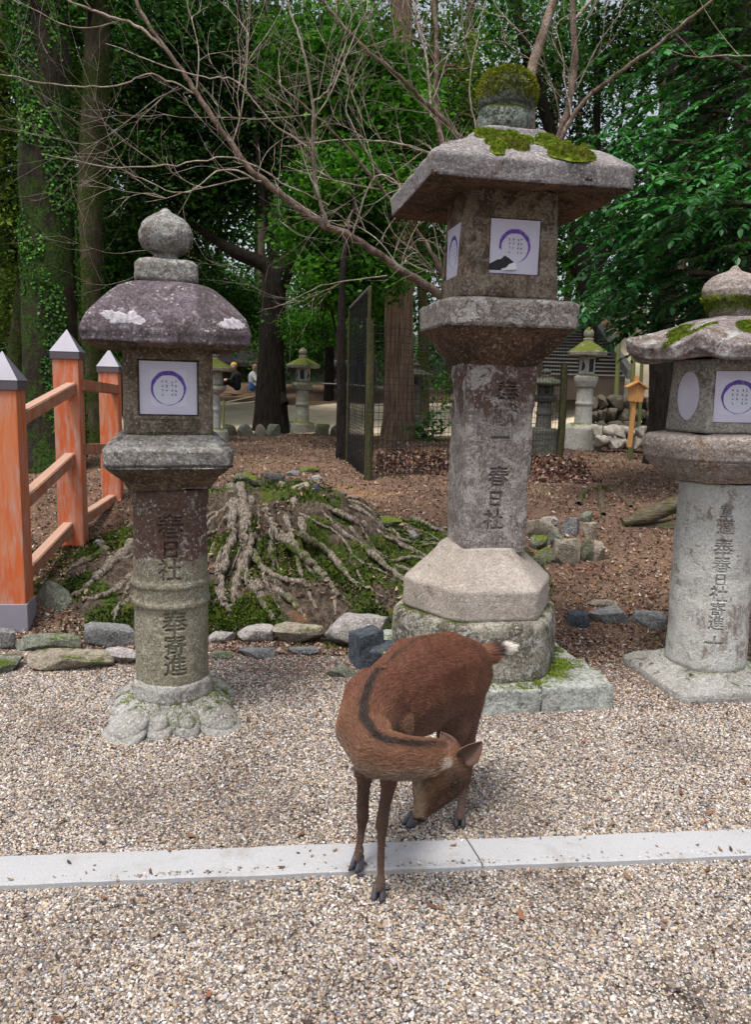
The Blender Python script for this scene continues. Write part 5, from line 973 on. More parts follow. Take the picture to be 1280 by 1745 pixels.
for i, (a, b) in enumerate([(376, 404), (404, 430), (432, 452), (454, 480), (536, 562), (562, 584)]):
    rock(a, b, 727, 744, ['moss', 'green', 'tan', 'green', 'moss', 'dark'][i], ['leftmost stone edging the far path', 'second stone from the left edging the far path', 'third and palest stone edging the far path', 'stone edging the far path beside the bamboo stake', 'path edging stone just right of the small mossy lantern', 'path edging stone next to the slender tree'][i], 70 + i, group=EG, f=terr)

def log_():
    a = on_surf(1062, 898); b = on_surf(1175, 872); o = empty('log', (a.x, a.y, a.z), 'split mossy log slanting up towards the right lantern', 'log')
    b = D(1178, 850, a.y + .1); pts = [Vector((0, 0, .03)), Vector((.22, .04, .10)), (b - a) * .75 + Vector((0, 0, .0)), (b - a) * 1.25 + Vector((0, 0, .0))]
    V, F = tube_np(pts, [.03, .06, .07, .075], 20, 10); V = V * np.array([1, 1.2, 1]); m = bark('log_wood', (.09, .075, .05), (.22, .19, .13), (.11, .15, .02), .5, (1.2, 20, 20)); l = mesh_np('log_body', V, F, m, o); rough(l, .022, 9, 4, 3)
    V, F = tube_np([Vector((.01, 0, .05)), Vector((.012, .0, -.12))], [.018, .016], 8, 3); mesh_np('prop', V, F, m, o)
    V, F = tube_np([Vector((.15, .03, -.03)), Vector((.42, .05, .015)), Vector((.6, .05, .05))], [.03, .045, .05], 12, 6); q = mesh_np('lower_piece', V, F, m, o); rough(q, .015, 12, 4, 5)
log_()
def small_roots():
    m = bark('soil_root', (.10, .075, .05), (.20, .16, .11), (.10, .13, .02), .48, (8, 8, 8))
    for i, (rt, lb) in enumerate([(((985, 862), (1000, 838), (1040, 832), (1060, 850)), 'thin surface root curving over the soil above the rock pile'), (((1022, 835), (1026, 862), (1028, 880)), 'short root forking down above the rock pile'), (((1035, 832), (1060, 850), (1075, 866)), 'thin root running towards the log')]):
        pts = [on_surf(px, py) + Vector((0, 0, .012)) for px, py in rt]; c = pts[0].copy(); V, F = tube_np([p - c for p in pts], [.03, .026, .022, .012][:len(pts)], 10, 10, i, .003); o = mesh_np('surface_root', V, F, m); rough(o, .01, 20, 3, i); o.location = c; tag(o, lb, 'root', 'surface roots in the soil')
small_roots()

# ================================================================== VERMILION FENCE
def post_fence():
    m = M('vermilion_paint', .75, .3); cs = m.scale((7, 7, .9)); n = m.noise(3, 6, .7, cs, .3)
    c = m.mix(m.ss(n, .38, .60), (.54, .115, .035), (.50, .22, .14)); c = m.mix(m.ss(m.noise(6, 6, .7, cs), .50, .64, 0, .75), c, (.46, .33, .29)); c = m.mix(m.ss(m.noise(1.6, 3), .45, .7, 0, .6), c, (.60, .16, .04))
    c = m.mix(m.ss(m.noise(30, 4, .7, cs), .62, .7, 0, .5), c, (.30, .13, .08)); m.color(c); m.bump(m.noise(12, 5, .7, m.scale((5, 5, .5))), .35, .006)
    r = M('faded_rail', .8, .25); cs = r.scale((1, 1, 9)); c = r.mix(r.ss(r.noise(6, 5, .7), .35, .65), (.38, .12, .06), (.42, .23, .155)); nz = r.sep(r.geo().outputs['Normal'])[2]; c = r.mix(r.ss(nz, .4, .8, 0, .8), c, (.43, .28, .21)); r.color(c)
    k = M('grey_metal_cap', .5, .5); k.b.inputs['Metallic'].default_value = .3; k.color(k.mix(k.noise(6, 4), (.13, .125, .155), (.20, .195, .235))); kd = M('dark_metal_band', .5, .5); kd.color((.09, .075, .085))
    ft = M('grey_metal_foot', .6, .4); ft.color(ft.mix(ft.noise(9, 5), (.20, .19, .24), (.30, .29, .33)))
    A = Vector((-2.12, 4.62, 0)); B = Vector((-2.33, 6.0, 0)); C = Vector((-2.55, 7.6, 0)); A.x = D(18, 900, 4.62).x; B.x = D(122, 800, 6.).x; C.x = D(190, 750, 7.6).x
    L = A + (A - B).normalized() * .0 + Vector((-1.3, -.05, 0))
    o = empty('fence', (B.x, B.y, tz(B.x, B.y)), 'vermilion wooden fence with grey pyramid capped posts climbing along the left edge', 'fence'); org = o.location.copy()
    tops = []
    for i, (p, w_, z0, z1) in enumerate(((A, .185, .10, D(18, 663, 4.55).z), (B, .185, .24, D(122, 611, 5.9).z), (C, .180, .14, D(190, 634, 7.5).z), (L, .185, .0, 1.47))):
        bm = bmesh.new(); box(bm, (p.x - org.x, p.y - org.y, (z0 + z1) / 2 - org.z - .05), (w_, w_, z1 - z0 + .1), R(9), bev=.008); pb = bm_obj('post', bm, m.m, o)
        bm = bmesh.new(); box(bm, (p.x - org.x, p.y - org.y, z1 + .02 - org.z), (w_ + .024, w_ + .024, .055), R(9), bev=.004); bm_obj('cap_band', bm, kd.m, pb)
        bm = bmesh.new(); bmesh.ops.create_cone(bm, segments=4, radius1=(w_ + .028) * .7071, radius2=.002, depth=.165, cap_ends=True, matrix=Matrix.Translation((p.x - org.x, p.y - org.y, z1 + .0485 + .083 - org.z)) @ Matrix.Rotation(R(45 + 9), 4, 'Z')); bm_obj('cap', bm, k.m, pb)
        if i == 0:
            bm = bmesh.new(); box(bm, (p.x - org.x, p.y - org.y, .05 - org.z), (w_ + .02, w_ + .02, .24), R(9), bev=.003); bm_obj('metal_foot', bm, ft.m, pb)
    def rail(a, b, w_=.075, h=.085):
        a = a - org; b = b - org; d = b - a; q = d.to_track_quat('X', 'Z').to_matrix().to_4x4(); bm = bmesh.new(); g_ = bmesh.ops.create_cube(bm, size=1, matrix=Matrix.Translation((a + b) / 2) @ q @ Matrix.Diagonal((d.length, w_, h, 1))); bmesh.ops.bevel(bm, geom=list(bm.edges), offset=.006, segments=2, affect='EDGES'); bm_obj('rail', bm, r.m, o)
    for (pa, pb_) in (((52, 703), (127, 660)), ((52, 855), (125, 778)), ((50, 985), (122, 895))): rail(D(pa[0] - 28, pa[1] + 14, 4.62), D(pb_[0] - 2, pb_[1], 5.98))
    for (pa, pb_) in (((135, 656), (197, 664)), ((135, 766), (196, 764)), ((135, 888), (192, 850))): rail(D(pa[0], pa[1], 6.0), D(pb_[0], pb_[1], 7.56))
    for (pb_) in ((20, 722), (18, 876), (16, 1032)): e = D(pb_[0] + 2, pb_[1], 4.60); rail(e, Vector((L.x, L.y, e.z - .04)))
post_fence()

# ================================================================== WIRE FENCE, STAKES, ROPE
def wire_fence():
    bam = bark('bamboo_post', (.045, .045, .022), (.10, .095, .045), (.06, .08, .02), .6, (6, 6, .6)); wire = M('dark_wire', .6, .4); wire.color((.02, .02, .018)); netm = M('black_net', .8, .3); netm.color((.014, .014, .014))
    c = on_surf(626, 818, terr); Y0 = c.y; x0 = c.x; z0 = c.z; o = empty('wire_fence', (x0, Y0, z0), 'dark wire mesh fence on bamboo posts behind the tall lantern', 'fence'); print('fence', c)
    H = D(632, 548, Y0).z - z0; e = on_surf(952, 795, terr); x1, y1, z1 = e.x - x0, e.y - Y0, e.z - z0
    for (x, y, z, h, r) in ((0, 0, 0, H + .03, .045), (x1, y1, z1, H * .85, .055), (x1 * .5, y1 * .5, 0, H, .04)):
        parts = [tube_np([(x, y, z - .1), (x + .01, y, z + h * .5), (x - .01, y, z + h)], [r, r * .95, r * .85], 12, 10)]; V, F = join_np(parts); p = mesh_np('post', V, F, bam, o); V = coords(p); V2 = V.copy(); ring = (np.sin(V[:, 2] * 22) > .96) * .004; ctr = np.array([x, y]); d = V[:, :2] - ctr; d /= np.linalg.norm(d, axis=1)[:, None] + 1e-9; V2[:, :2] += d * ring[:, None]; setco(p, V2)
    parts = []; n = 52
    x2, y2 = x1 * 1.9, y1 * 1.6
    for i in range(n):
        t = i / (n - 1); x = x1 * t; y = y1 * t; z = tz(x0 + x, Y0 + y) - z0; parts.append(tube_np([(x, y, z - .02), (x, y, H * (1 - .0 * t))], [.0034, .0034], 3, 1))
    for j in range(22):
        z = H * (j + .5) / 22; parts.append(tube_np([(0, 0, z), (x1 * .5, y1 * .5, z - .01), (x1, y1, z)], [.0040] * 3, 3, 1))
    V, F = join_np(parts); mesh_np('wire_mesh', V, F, wire.m, o)
    # the netted panel folding away to the left
    f = empty('netted_panel', (x0, Y0, z0), 'black netted fence panel folding away left of the wire fence', 'fence'); a = Vector((-.02, .02, 0)); bq = on_surf(588, 792, terr); b = Vector((bq.x - x0, 10.6 - Y0, 0)); Ht = D(632, 490, Y0).z - z0
    parts = []; n = 60
    for i in range(n): t = i / (n - 1); p = a.lerp(b, t); parts.append(tube_np([(p.x, p.y, -.03), (p.x + .02 * math.sin(i), p.y, Ht)], [.0028] * 2, 3, 1))
    for j in range(52): z = Ht * j / 51; parts.append(tube_np([(a.x, a.y, z), ((a.x + b.x) / 2 + .02 * math.sin(j * .3), (a.y + b.y) / 2, z), (b.x, b.y, z)], [.0028] * 3, 3, 1))
    V, F = join_np(parts); mesh_np('net', V, F, netm.m, f)
    bm = bmesh.new(); bar_mesh(bm, (a.x, a.y, Ht), (b.x, b.y, Ht), .03, .03); gm = M('grey_rail', .7, .3); gm.color((.12, .12, .12)); bm_obj('top_rail', bm, gm.m, f)
    for p in (a, b): V, F = tube_np([(p.x, p.y, -.1), (p.x, p.y, Ht)], [.022, .02], 8, 2); mesh_np('post', V, F, bam, f)
wire_fence()
def stakes():
    m = M('green_bamboo', .6, .3); m.color(m.mix(m.noise(4, 4), (.12, .15, .04), (.22, .24, .09)))
    S = []
    for (px, y0, y1, lb) in ((381, 730, 682, 'short bamboo stake holding the rope near the round lantern'), (471, 729, 668, 'bamboo stake with rope before the dark forked tree')):
        c = on_surf(px, y0, terr); h = (y0 - y1) * c.y / FPX; V, F = tube_np([(0, 0, -.1), (0, 0, h * .5), (.01, 0, h)], [.03, .028, .027], 8, 4); o = mesh_np('stake', V, F, m.m); o.location = c; tag(o, lb, 'stake', 'bamboo stakes of the rope barrier'); S.append(c)
    for i, (px, y0, y1, Y, r, lb) in enumerate([(1081, 700, 555, 12.5, .04, 'slim pole right behind the notice board'), (1098, 640, 540, 15, .035, 'thin greenish pole among the leaves above the board'), (1058, 600, 530, 17, .05, 'short dark pole by the stair top')]):
        b = D(px, y0, Y); z = tz(b.x, b.y); t = D(px + 2, y1 - 60, Y); V, F = tube_np([(0, 0, -.1), (t.x - b.x, 0, t.z - z)], [r, r * .85], 8, 2); o = mesh_np('pole', V, F, m.m); o.location = (b.x, b.y, z); tag(o, lb, 'pole')
    rp = M('pale_rope', .9, .2); rp.color((.42, .36, .27))
    for pts, lb in ((((345, 694), (420, 678), (471, 664), (518, 652)), 'upper pale rope sloping to the small mossy lantern'), (((345, 692), (410, 687), (471, 680)), 'lower pale rope between the bamboo stakes'), (((518, 652), (600, 656), (640, 660)), 'thin rope running right from the small mossy lantern')):
        P = [D(px, py, S[0].y + (S[1].y - S[0].y) * (px - 381) / 90 if px < 480 else 17.2) for px, py in pts]; c = P[0].copy(); V, F = tube_np([p - c for p in P], [.012] * len(P), 6, 8); o = mesh_np('rope', V, F, rp.m); o.location = c; tag(o, lb, 'rope', 'ropes along the far path')
stakes()

# ================================================================== SMALL LANTERNS FAR BACK
FS = dict(warm=stone('far_lantern_stone', (.38, .36, .29), (.26, .24, .18), (.12, .11, .07), .6, 5, (.50, .50, .42), .58, 9, (.22, .26, .05), .5, .34, 4), dark=stone('far_dark_stone', (.13, .13, .11), (.07, .07, .06), None, .6, 5, None, .6, 9, (.07, .10, .02), .4, .5, 4),
          white=stone('far_pale_stone', (.52, .51, .46), (.38, .36, .31), (.2, .18, .13), .62, 5, (.6, .6, .56), .6, 9, (.22, .27, .06), .45, .46, 4))
def far_lantern(px, y0, y1, Y, label, body, roofm, hk=1., base_w=.3, base_h=.2, shaft=.105, roof_w=.36, sides=6, win=True, rz=0., papers=True, round_=True):
    b = D(px, y0, Y); z0 = b.z; H = (D(px, y1, Y).z - z0); gz = tz(b.x, b.y); o = empty('small_stone_lantern', (b.x, b.y, z0), label, 'stone lantern', 'smaller stone lanterns far back', rz); u = H
    K = 48; bs = loft('base', [(min(0, gz - z0) - .1, .01, 1.1), (min(0, gz - z0) - .1, base_w, 1.1), (base_h * .85, base_w * .95, 1.1), (base_h, base_w * .7, 1.1), (base_h, .01, 1.)], sides, FS[body], o, K=K, seg=.04); rough(bs, .025, 5, 4, 2)
    s0 = base_h; s1 = .50 * u; sh = loft('shaft', [(s0 - .01, .01, 1), (s0 - .01, shaft * 1.08, 1), ((s0 + s1) / 2, shaft * 1.0, 1), ((s0 + s1) / 2 + .01, shaft * 1.1, 1), ((s0 + s1) / 2 + .05, shaft * 1.1, 1), ((s0 + s1) / 2 + .06, shaft, 1), (s1, shaft * .95, 1), (s1, .01, 1)], 16, FS[body], o, K=K, seg=.03)
    c = loft('collar', [(s1, .01, 1.1), (s1, shaft * 1.1, 1.1), (s1 + .05 * u, roof_w * .62, 1.1), (s1 + .085 * u, roof_w * .64, 1.1), (s1 + .1 * u, roof_w * .5, 1.1), (s1 + .1 * u, .01, 1.1)], sides, FS[body], o, K=K, seg=.02)
    f0 = s1 + .1 * u; f1 = f0 + .165 * u; fw = roof_w * .42; fb = loft('firebox', [(f0, .01, 1.15), (f0, fw, 1.15), (f1, fw, 1.15), (f1, .01, 1.15)], sides, FS['white' if papers else body], o, K=K, seg=.03)
    if win:
        for k in range(sides):
            a = k * 2 * math.pi / sides; M4 = Matrix.Rotation(a, 4, 'Z') @ Matrix.Translation((0, -fw - .004, (f0 + f1) / 2)); wq = fw * .32
            flat_poly('window', [(-wq, -.055 * u), (wq, -.055 * u), (wq, .05 * u), (-wq, .05 * u)] if k % 2 == 0 else [(-wq * .8, -.045 * u), (wq * .3, -.04 * u), (wq * .9, -.01 * u), (-.1 * wq, .045 * u)], HOLE, fb, M4, .004)  # dark plate painted as the unlit inside of the opening
    r0 = f1; def_ = [(r0, .01, 1.15), (r0 - .01, roof_w * .6, 1.15), (r0 - .015, roof_w * .95, 1.15), (r0 + .03 * u, roof_w, 1.15), (r0 + .06 * u, roof_w * .72, 1.15), (r0 + .095 * u, roof_w * .42, 1.1), (r0 + .115 * u, roof_w * .25, 1.1), (r0 + .115 * u, .01, 1.)]
    rf = loft('roof', def_, sides, FS[roofm], o, K=72, seg=.02); rough(rf, .022, 7, 4, 5)
    t0 = r0 + .11 * u; fr = roof_w * .26; fn = loft('finial', [(t0, .01, 1), (t0, fr, 1), (t0 + .03 * u, fr * 1.05, 1), (t0 + .036 * u, fr * .7, 1), (t0 + .05 * u, fr, 1), (t0 + .08 * u, fr * 1.05, 1), (t0 + .105 * u, fr * .7, 1), (u, .01, 1)], 8, FS[roofm], o, K=40, seg=.02); return o
far_lantern(515, 736, 592, 17, 'small mossy lantern beside the far path, between forked tree and netted panel', 'warm', 'warm', base_w=.27, base_h=.22, shaft=.14, roof_w=.33)
far_lantern(366, 745, 596, 14, 'small lantern half hidden behind the round-shafted lantern', 'white', 'warm', base_w=.24, base_h=.15, shaft=.1, roof_w=.32, win=False, sides=4)
far_lantern(991, 760, 557, 14.2, 'pale back lantern with dark torn window, left of the notice board', 'white', 'warm', base_w=.34, base_h=.40, shaft=.15, roof_w=.33, rz=R(20))
far_lantern(925, 742, 628, 12.5, 'dim lantern seen between the tall shaft and the fence post', 'dark', 'dark', base_w=.25, base_h=.12, shaft=.12, roof_w=.28, papers=False)
far_lantern(706, 715, 618, 17.5, 'dark small lantern standing behind the wire fence', 'dark', 'dark', base_w=.2, base_h=.1, shaft=.11, roof_w=.38, papers=False)

# ================================================================== NOTICE BOARD, STAIRS, WALLS, HUTS, PATH
def board():
    b = D(1073, 757, 12.3); m = M('orange_wood', .7, .3); cs = m.scale((14, 14, 1.5)); m.color(m.mix(m.noise(3, 5, .6, cs), (.58, .27, .09), (.74, .40, .16))); o = empty('notice_board', (b.x, b.y, b.z), 'small orange wooden notice board with little gabled roof on a stake', 'sign', None, R(8), (0, R(2.0)))
    bm = bmesh.new(); box(bm, (0, 0, .5), (.065, .05, 1.1), bev=.004); bm_obj('stake', bm, m.m, o)
    flat = flat_poly('board', [(-.115, .66), (.115, .66), (.135, .86), (0, .94), (-.135, .86)], m.m, o, Matrix.Translation((0, -.05, 0)), .03)
    for s in (-1, 1):
        bm = bmesh.new(); bar_mesh(bm, (0, -.03, .965), (s * .175, -.03, .865), .13, .022); bm_obj('roof_slat', bm, m.m, o)
    bm = bmesh.new(); box(bm, (0, -.055, .80), (.03, .012, .30), bev=.002); bm_obj('batten', bm, m.m, o)
board()
def masonry(name, label, x0, x1, Y0, Y1, z0, h, rows, cols, mat, seed, cat='wall'):
    g = np.random.default_rng(seed); Vs = []; n = 0; c = Vector((x0, Y0, z0)); P = []
    for r in range(rows):
        t = 0
        while t < 1:
            w_ = g.uniform(.7, 1.4) / cols; w_ = min(w_, 1 - t + .02); hh = h / rows; V, F = rock_np(((x1 - x0) * w_ * 1.25, .55, hh * 1.4), int(g.integers(1e6)), 9, False, 4); V = V + np.array([(x1 - x0) * (t + w_ / 2), (Y1 - Y0) * (t + w_ / 2) + .08 * r, hh * (r + .5)]); P.append((V, F)); t += w_
    V, F = join_np(P); o = mesh_np(name, V, F, mat); o.location = c; return tag(o, label, cat)
a = D(1000, 728, 15.5); masonry('retaining_wall', 'low rough stone retaining wall behind the notice board', a.x, D(1112, 728, 15.5).x, 15.5, 15.7, a.z - .15, .74, 3, 6, RM['darkbrown'], 3)
a = D(1012, 757, 13.6); pw = stone('pale_paved_wall', (.55, .50, .42), (.42, .37, .30), (.12, .1, .08), .62, 6); masonry('paved_wall', 'low pale crazy-stone wall beside the orange notice board', a.x, D(1108, 757, 13.6).x, 13.6, 13.7, a.z - .05, .36, 2, 6, pw, 5)
a = D(640, 668, 27); masonry('rock_wall', 'grey rock wall seen through the gap by the netted panel', D(555, 668, 27).x, D(640, 668, 27).x, 27, 26.5, a.z - .2, 1.2, 3, 4, RM['grey'], 7)
def stairs():
    wd = M('dark_step_wood', .85, .2); wd.color(wd.mix(wd.noise(5, 5), (.045, .035, .03), (.12, .095, .075))); gr = M('grey_stringer', .8, .25); gr.color(gr.mix(gr.noise(5, 4), (.16, .155, .15), (.25, .24, .22)))
    b = D(1062, 640, 19.); org = Vector((b.x, b.y, b.z)); o = empty('stairway', org, 'dark wooden stairway with grey side beam climbing the slope at right', 'stairs'); t = D(1010, 556, 24.); n = 16; L = t - org
    for i in range(n):
        f = i / (n - 1); c = L * f; bm = bmesh.new(); wdt = 1.9 * (1 - .1 * f); box(bm, (c.x - wdt / 2, c.y, c.z - .3), (wdt, .36, .6), bev=.01); st_ = bm_obj('step', bm, wd.m, o); bm = bmesh.new(); box(bm, (c.x - wdt / 2, c.y - .19, c.z - .012), (wdt, .05, .035), bev=.004); bm_obj('nosing', bm, gr.m, st_)
    bm = bmesh.new(); bar_mesh(bm, (.12, -.2, .02), (L.x + .12, L.y + .2, L.z + .1), .16, .22); bm_obj('side_beam', bm, gr.m, o)
stairs()
def hut(px0, px1, ytop, ybot, Y, label, roofc, wallc, seed=0, depth=3., pitch=.32):
    a = D(px0, ybot, Y); b = D(px1, ytop, Y); wdt = b.x - a.x; H = b.z - a.z; m = M('dark_plank_wall', .85, .2); cs = m.scale((8, 8, .3)); m.color(m.mix(m.noise(3, 4, .6, cs), tuple(x * .5 for x in wallc), wallc)); r = M('tiled_roof', .7, .3)
    wv = r.n('ShaderNodeTexWave'); wv.inputs['Scale'].default_value = 3.2; r.l(r.co, wv.inputs['Vector']); wv.bands_direction = 'X'; r.color(r.mix(wv.outputs['Fac'], tuple(x * .45 for x in roofc), roofc)); r.bump(wv.outputs['Fac'], .6, .05)
    o = empty('shrine_hut', (a.x + wdt / 2, Y, a.z), label, 'building'); gz = min(0, tz(a.x, Y) - a.z) - .3; he = H * .62
    bm = bmesh.new(); box(bm, (0, depth / 2, (he + gz) / 2), (wdt * .86, depth, he - gz), bev=.02); w_ = bm_obj('wall', bm, m.m, o)
    bm = bmesh.new()
    for k in range(5): x = -wdt * .38 + k * wdt * .19; box(bm, (x, -.03, he * .5), (.10, .08, he), bev=.01)
    for z in (he * .45, he * .93): box(bm, (0, -.035, z), (wdt * .84, .07, .09), bev=.01)
    bm_obj('timber_frame', bm, m.m, w_)
    for s in (1, -1):
        bm = bmesh.new(); y0 = -.7 if s == 1 else depth + .7; vs = [bm.verts.new(v) for v in ((-wdt / 2, y0, he - .1), (wdt / 2, y0, he - .1), (wdt / 2, depth / 2, H), (-wdt / 2, depth / 2, H))]; f = bm.faces.new(vs if s == 1 else vs[::-1]); q = bmesh.ops.extrude_face_region(bm, geom=[f]); bmesh.ops.translate(bm, verts=[v for v in q['geom'] if isinstance(v, bmesh.types.BMVert)], vec=(0, 0, .16)); bmesh.ops.recalc_face_normals(bm, faces=bm.faces); bm_obj('roof', bm, r.m, o)
    bm = bmesh.new(); box(bm, (0, depth / 2, H + .12), (wdt, .3, .22), bev=.04); bm_obj('ridge', bm, r.m, o)
hut(340, 452, 596, 662, 34, 'dark open shrine hut beyond the people at left', (.075, .06, .065), (.11, .075, .05))
hut(478, 640, 565, 640, 44, 'grey tiled hut half hidden by leaves behind the small mossy lantern', (.26, .28, .31), (.16, .12, .09), 2, 4.)
hut(985, 1110, 520, 575, 40, 'pale roofed building glimpsed above the stairway', (.62, .60, .58), (.12, .09, .07), 3, 3.)

def path():
    xs = np.linspace(-16, 9, 220); n = 26; V = []
    for i, x in enumerate(xs):
        yc = 20.2 + .02 * x + .35 * math.sin(x * .6); hw = 3.6 + .35 * math.sin(x * .9 + 1)
        for j in range(n): y = yc + hw * (2 * j / (n - 1) - 1) + .12 * math.sin(x * 3 + j); V.append((x, y, tz(x, y) + (.015 if 0 < j < n - 1 else -.03)))
    m = M('pale_gravel_path', .95, .15); c = m.mix(m.ss(m.noise(.9, 5, .6), .35, .65), (.62, .51, .37), (.76, .66, .50)); c = m.mix(m.ss(m.noise(30, 4, .7), .55, .65, 0, .5), c, (.2, .16, .13)); m.color(c)
    o = mesh_np('path', np.array(V), grid_faces(len(xs), n), m.m); N = normals(o)
    if N[:, 2].mean() < 0: o.data.flip_normals()
    tag(o, kind='structure')
path()

# a low leafy shrub at the fence and fallen leaves banked behind it
def shrub():
    g = np.random.default_rng(60); c = on_surf(718, 752, terr); o = empty('shrub', c, 'low glossy shrub sprawling against the wire fence left of the tall shaft', 'shrub'); cl = []
    for (px, py, dy) in ((690, 745, .3), (712, 725, .4), (735, 710, .4), (755, 735, .4), (740, 750, .3), (758, 690, .5), (700, 735, .2), (765, 650, .5), (724, 745, .2), (672, 748, .3), (752, 660, .5)):
        p = D(px, py, c.y + dy) - c; cl.append(tuple(p))
    C = np.repeat(np.array(cl), 7, 0) + g.normal(0, .10, (len(cl) * 7, 3)); V, F, rn = leaves_np(C, 9, .11, .10, g, elong=.62, up=.9, tilt=.5); mesh_np('foliage', V, F, LM['bright'], o, False, attrs=dict(rnd=rn))
    V, F = join_np([tube_np([(g.normal(0, .08), .3 + g.normal(0, .05), -.05), (x * .5, y * .6 + .1, z * .6), (x, y, z)], [.009, .006, .003], 5, 4) for x, y, z in cl]); mesh_np('stems', V, F, BK['brown'], o)
shrub()
def banked():
    g = np.random.default_rng(61); n = 9000; x = g.uniform(.0, 2.6, n); y = g.uniform(9.0, 10.6, n); h = .22 * np.exp(-((y - 9.7) / .45) ** 2) * (1 + .5 * fbm(np.stack([x, y, 0 * x], 1), 1.5, 3, 4)); z = terr(x, y) + h * g.random(n); s = .022 * g.uniform(.6, 1.5, n)
    pal = np.array([(.20, .09, .055), (.30, .17, .11), (.12, .05, .035), (.42, .30, .25), (.08, .04, .03)]); C = pal[g.integers(0, 5, n)] * g.uniform(.6, 1.2, n)[:, None]
    o = instancer('fallen_leaves', np.stack([x, y, z], 1), np.stack([s * 1.2, s, s], 1), np.stack([g.normal(0, .8, n), g.normal(0, .8, n), g.random(n) * 6.28], 1), C, inst_mat('fallen_leaf', .7, .3), 'leaf'); tag(o, 'bank of fallen brown leaves along the wire fence', 'fallen leaves', kind='stuff')
banked()

# ================================================================== BODIES (deer, people)
def blob(name, segs, voxel, squash=None, smooth_it=6, extra=None, shrink=1.):
    """one continuous surface grown from tapered limbs: segs = [(p0, r0, p1, r1[, squash axis, factor])]"""
    bm0 = bmesh.new(); bmesh.ops.create_icosphere(bm0, subdivisions=2, radius=1); SV = np.array([v.co[:] for v in bm0.verts]); SF = np.array([[v.index for v in f.verts] for f in bm0.faces]); bm0.free(); P = []
    for s in segs:
        p0, r0, p1, r1 = np.array(tuple(s[0])), s[1], np.array(tuple(s[2])), s[3]; L = np.linalg.norm(p1 - p0); n = max(1, int(math.ceil(L / (min(r0, r1) * .3))))
        for i in range(n + 1):
            t = i / n; r = (r0 + (r1 - r0) * t) * shrink; V = SV * r
            if len(s) > 4: ax = np.array(tuple(s[4])); ax = ax / np.linalg.norm(ax); V = V - np.outer(V @ ax, ax) * (1 - s[5])
            P.append((V + p0 + (p1 - p0) * t, SF))
    V, F = join_np(P); o = mesh_np(name, V, F); md = o.modifiers.new('r', 'REMESH'); md.mode = 'VOXEL'; md.voxel_size = voxel; ms = o.modifiers.new('s', 'SMOOTH'); ms.factor = .6; ms.iterations = smooth_it
    dg = bpy.context.evaluated_depsgraph_get(); dg.update(); me = bpy.data.meshes.new_from_object(o.evaluated_get(dg)); o.modifiers.clear(); o.data = me; me.polygons.foreach_set('use_smooth', [True] * len(me.polygons)); return o

def polydist(P, L):
    L = [np.array(tuple(p)) for p in L]; best = np.full(len(P), 9.); tt = np.zeros(len(P))
    for i in range(len(L) - 1):
        a, b = L[i], L[i + 1]; ab = b - a; t = np.clip(((P - a) @ ab) / (ab @ ab), 0, 1); d = np.linalg.norm(P - a - t[:, None] * ab, axis=1); k = d < best; best[k] = d[k]; tt[k] = (i + t[k])
    return best, tt / (len(L) - 1)

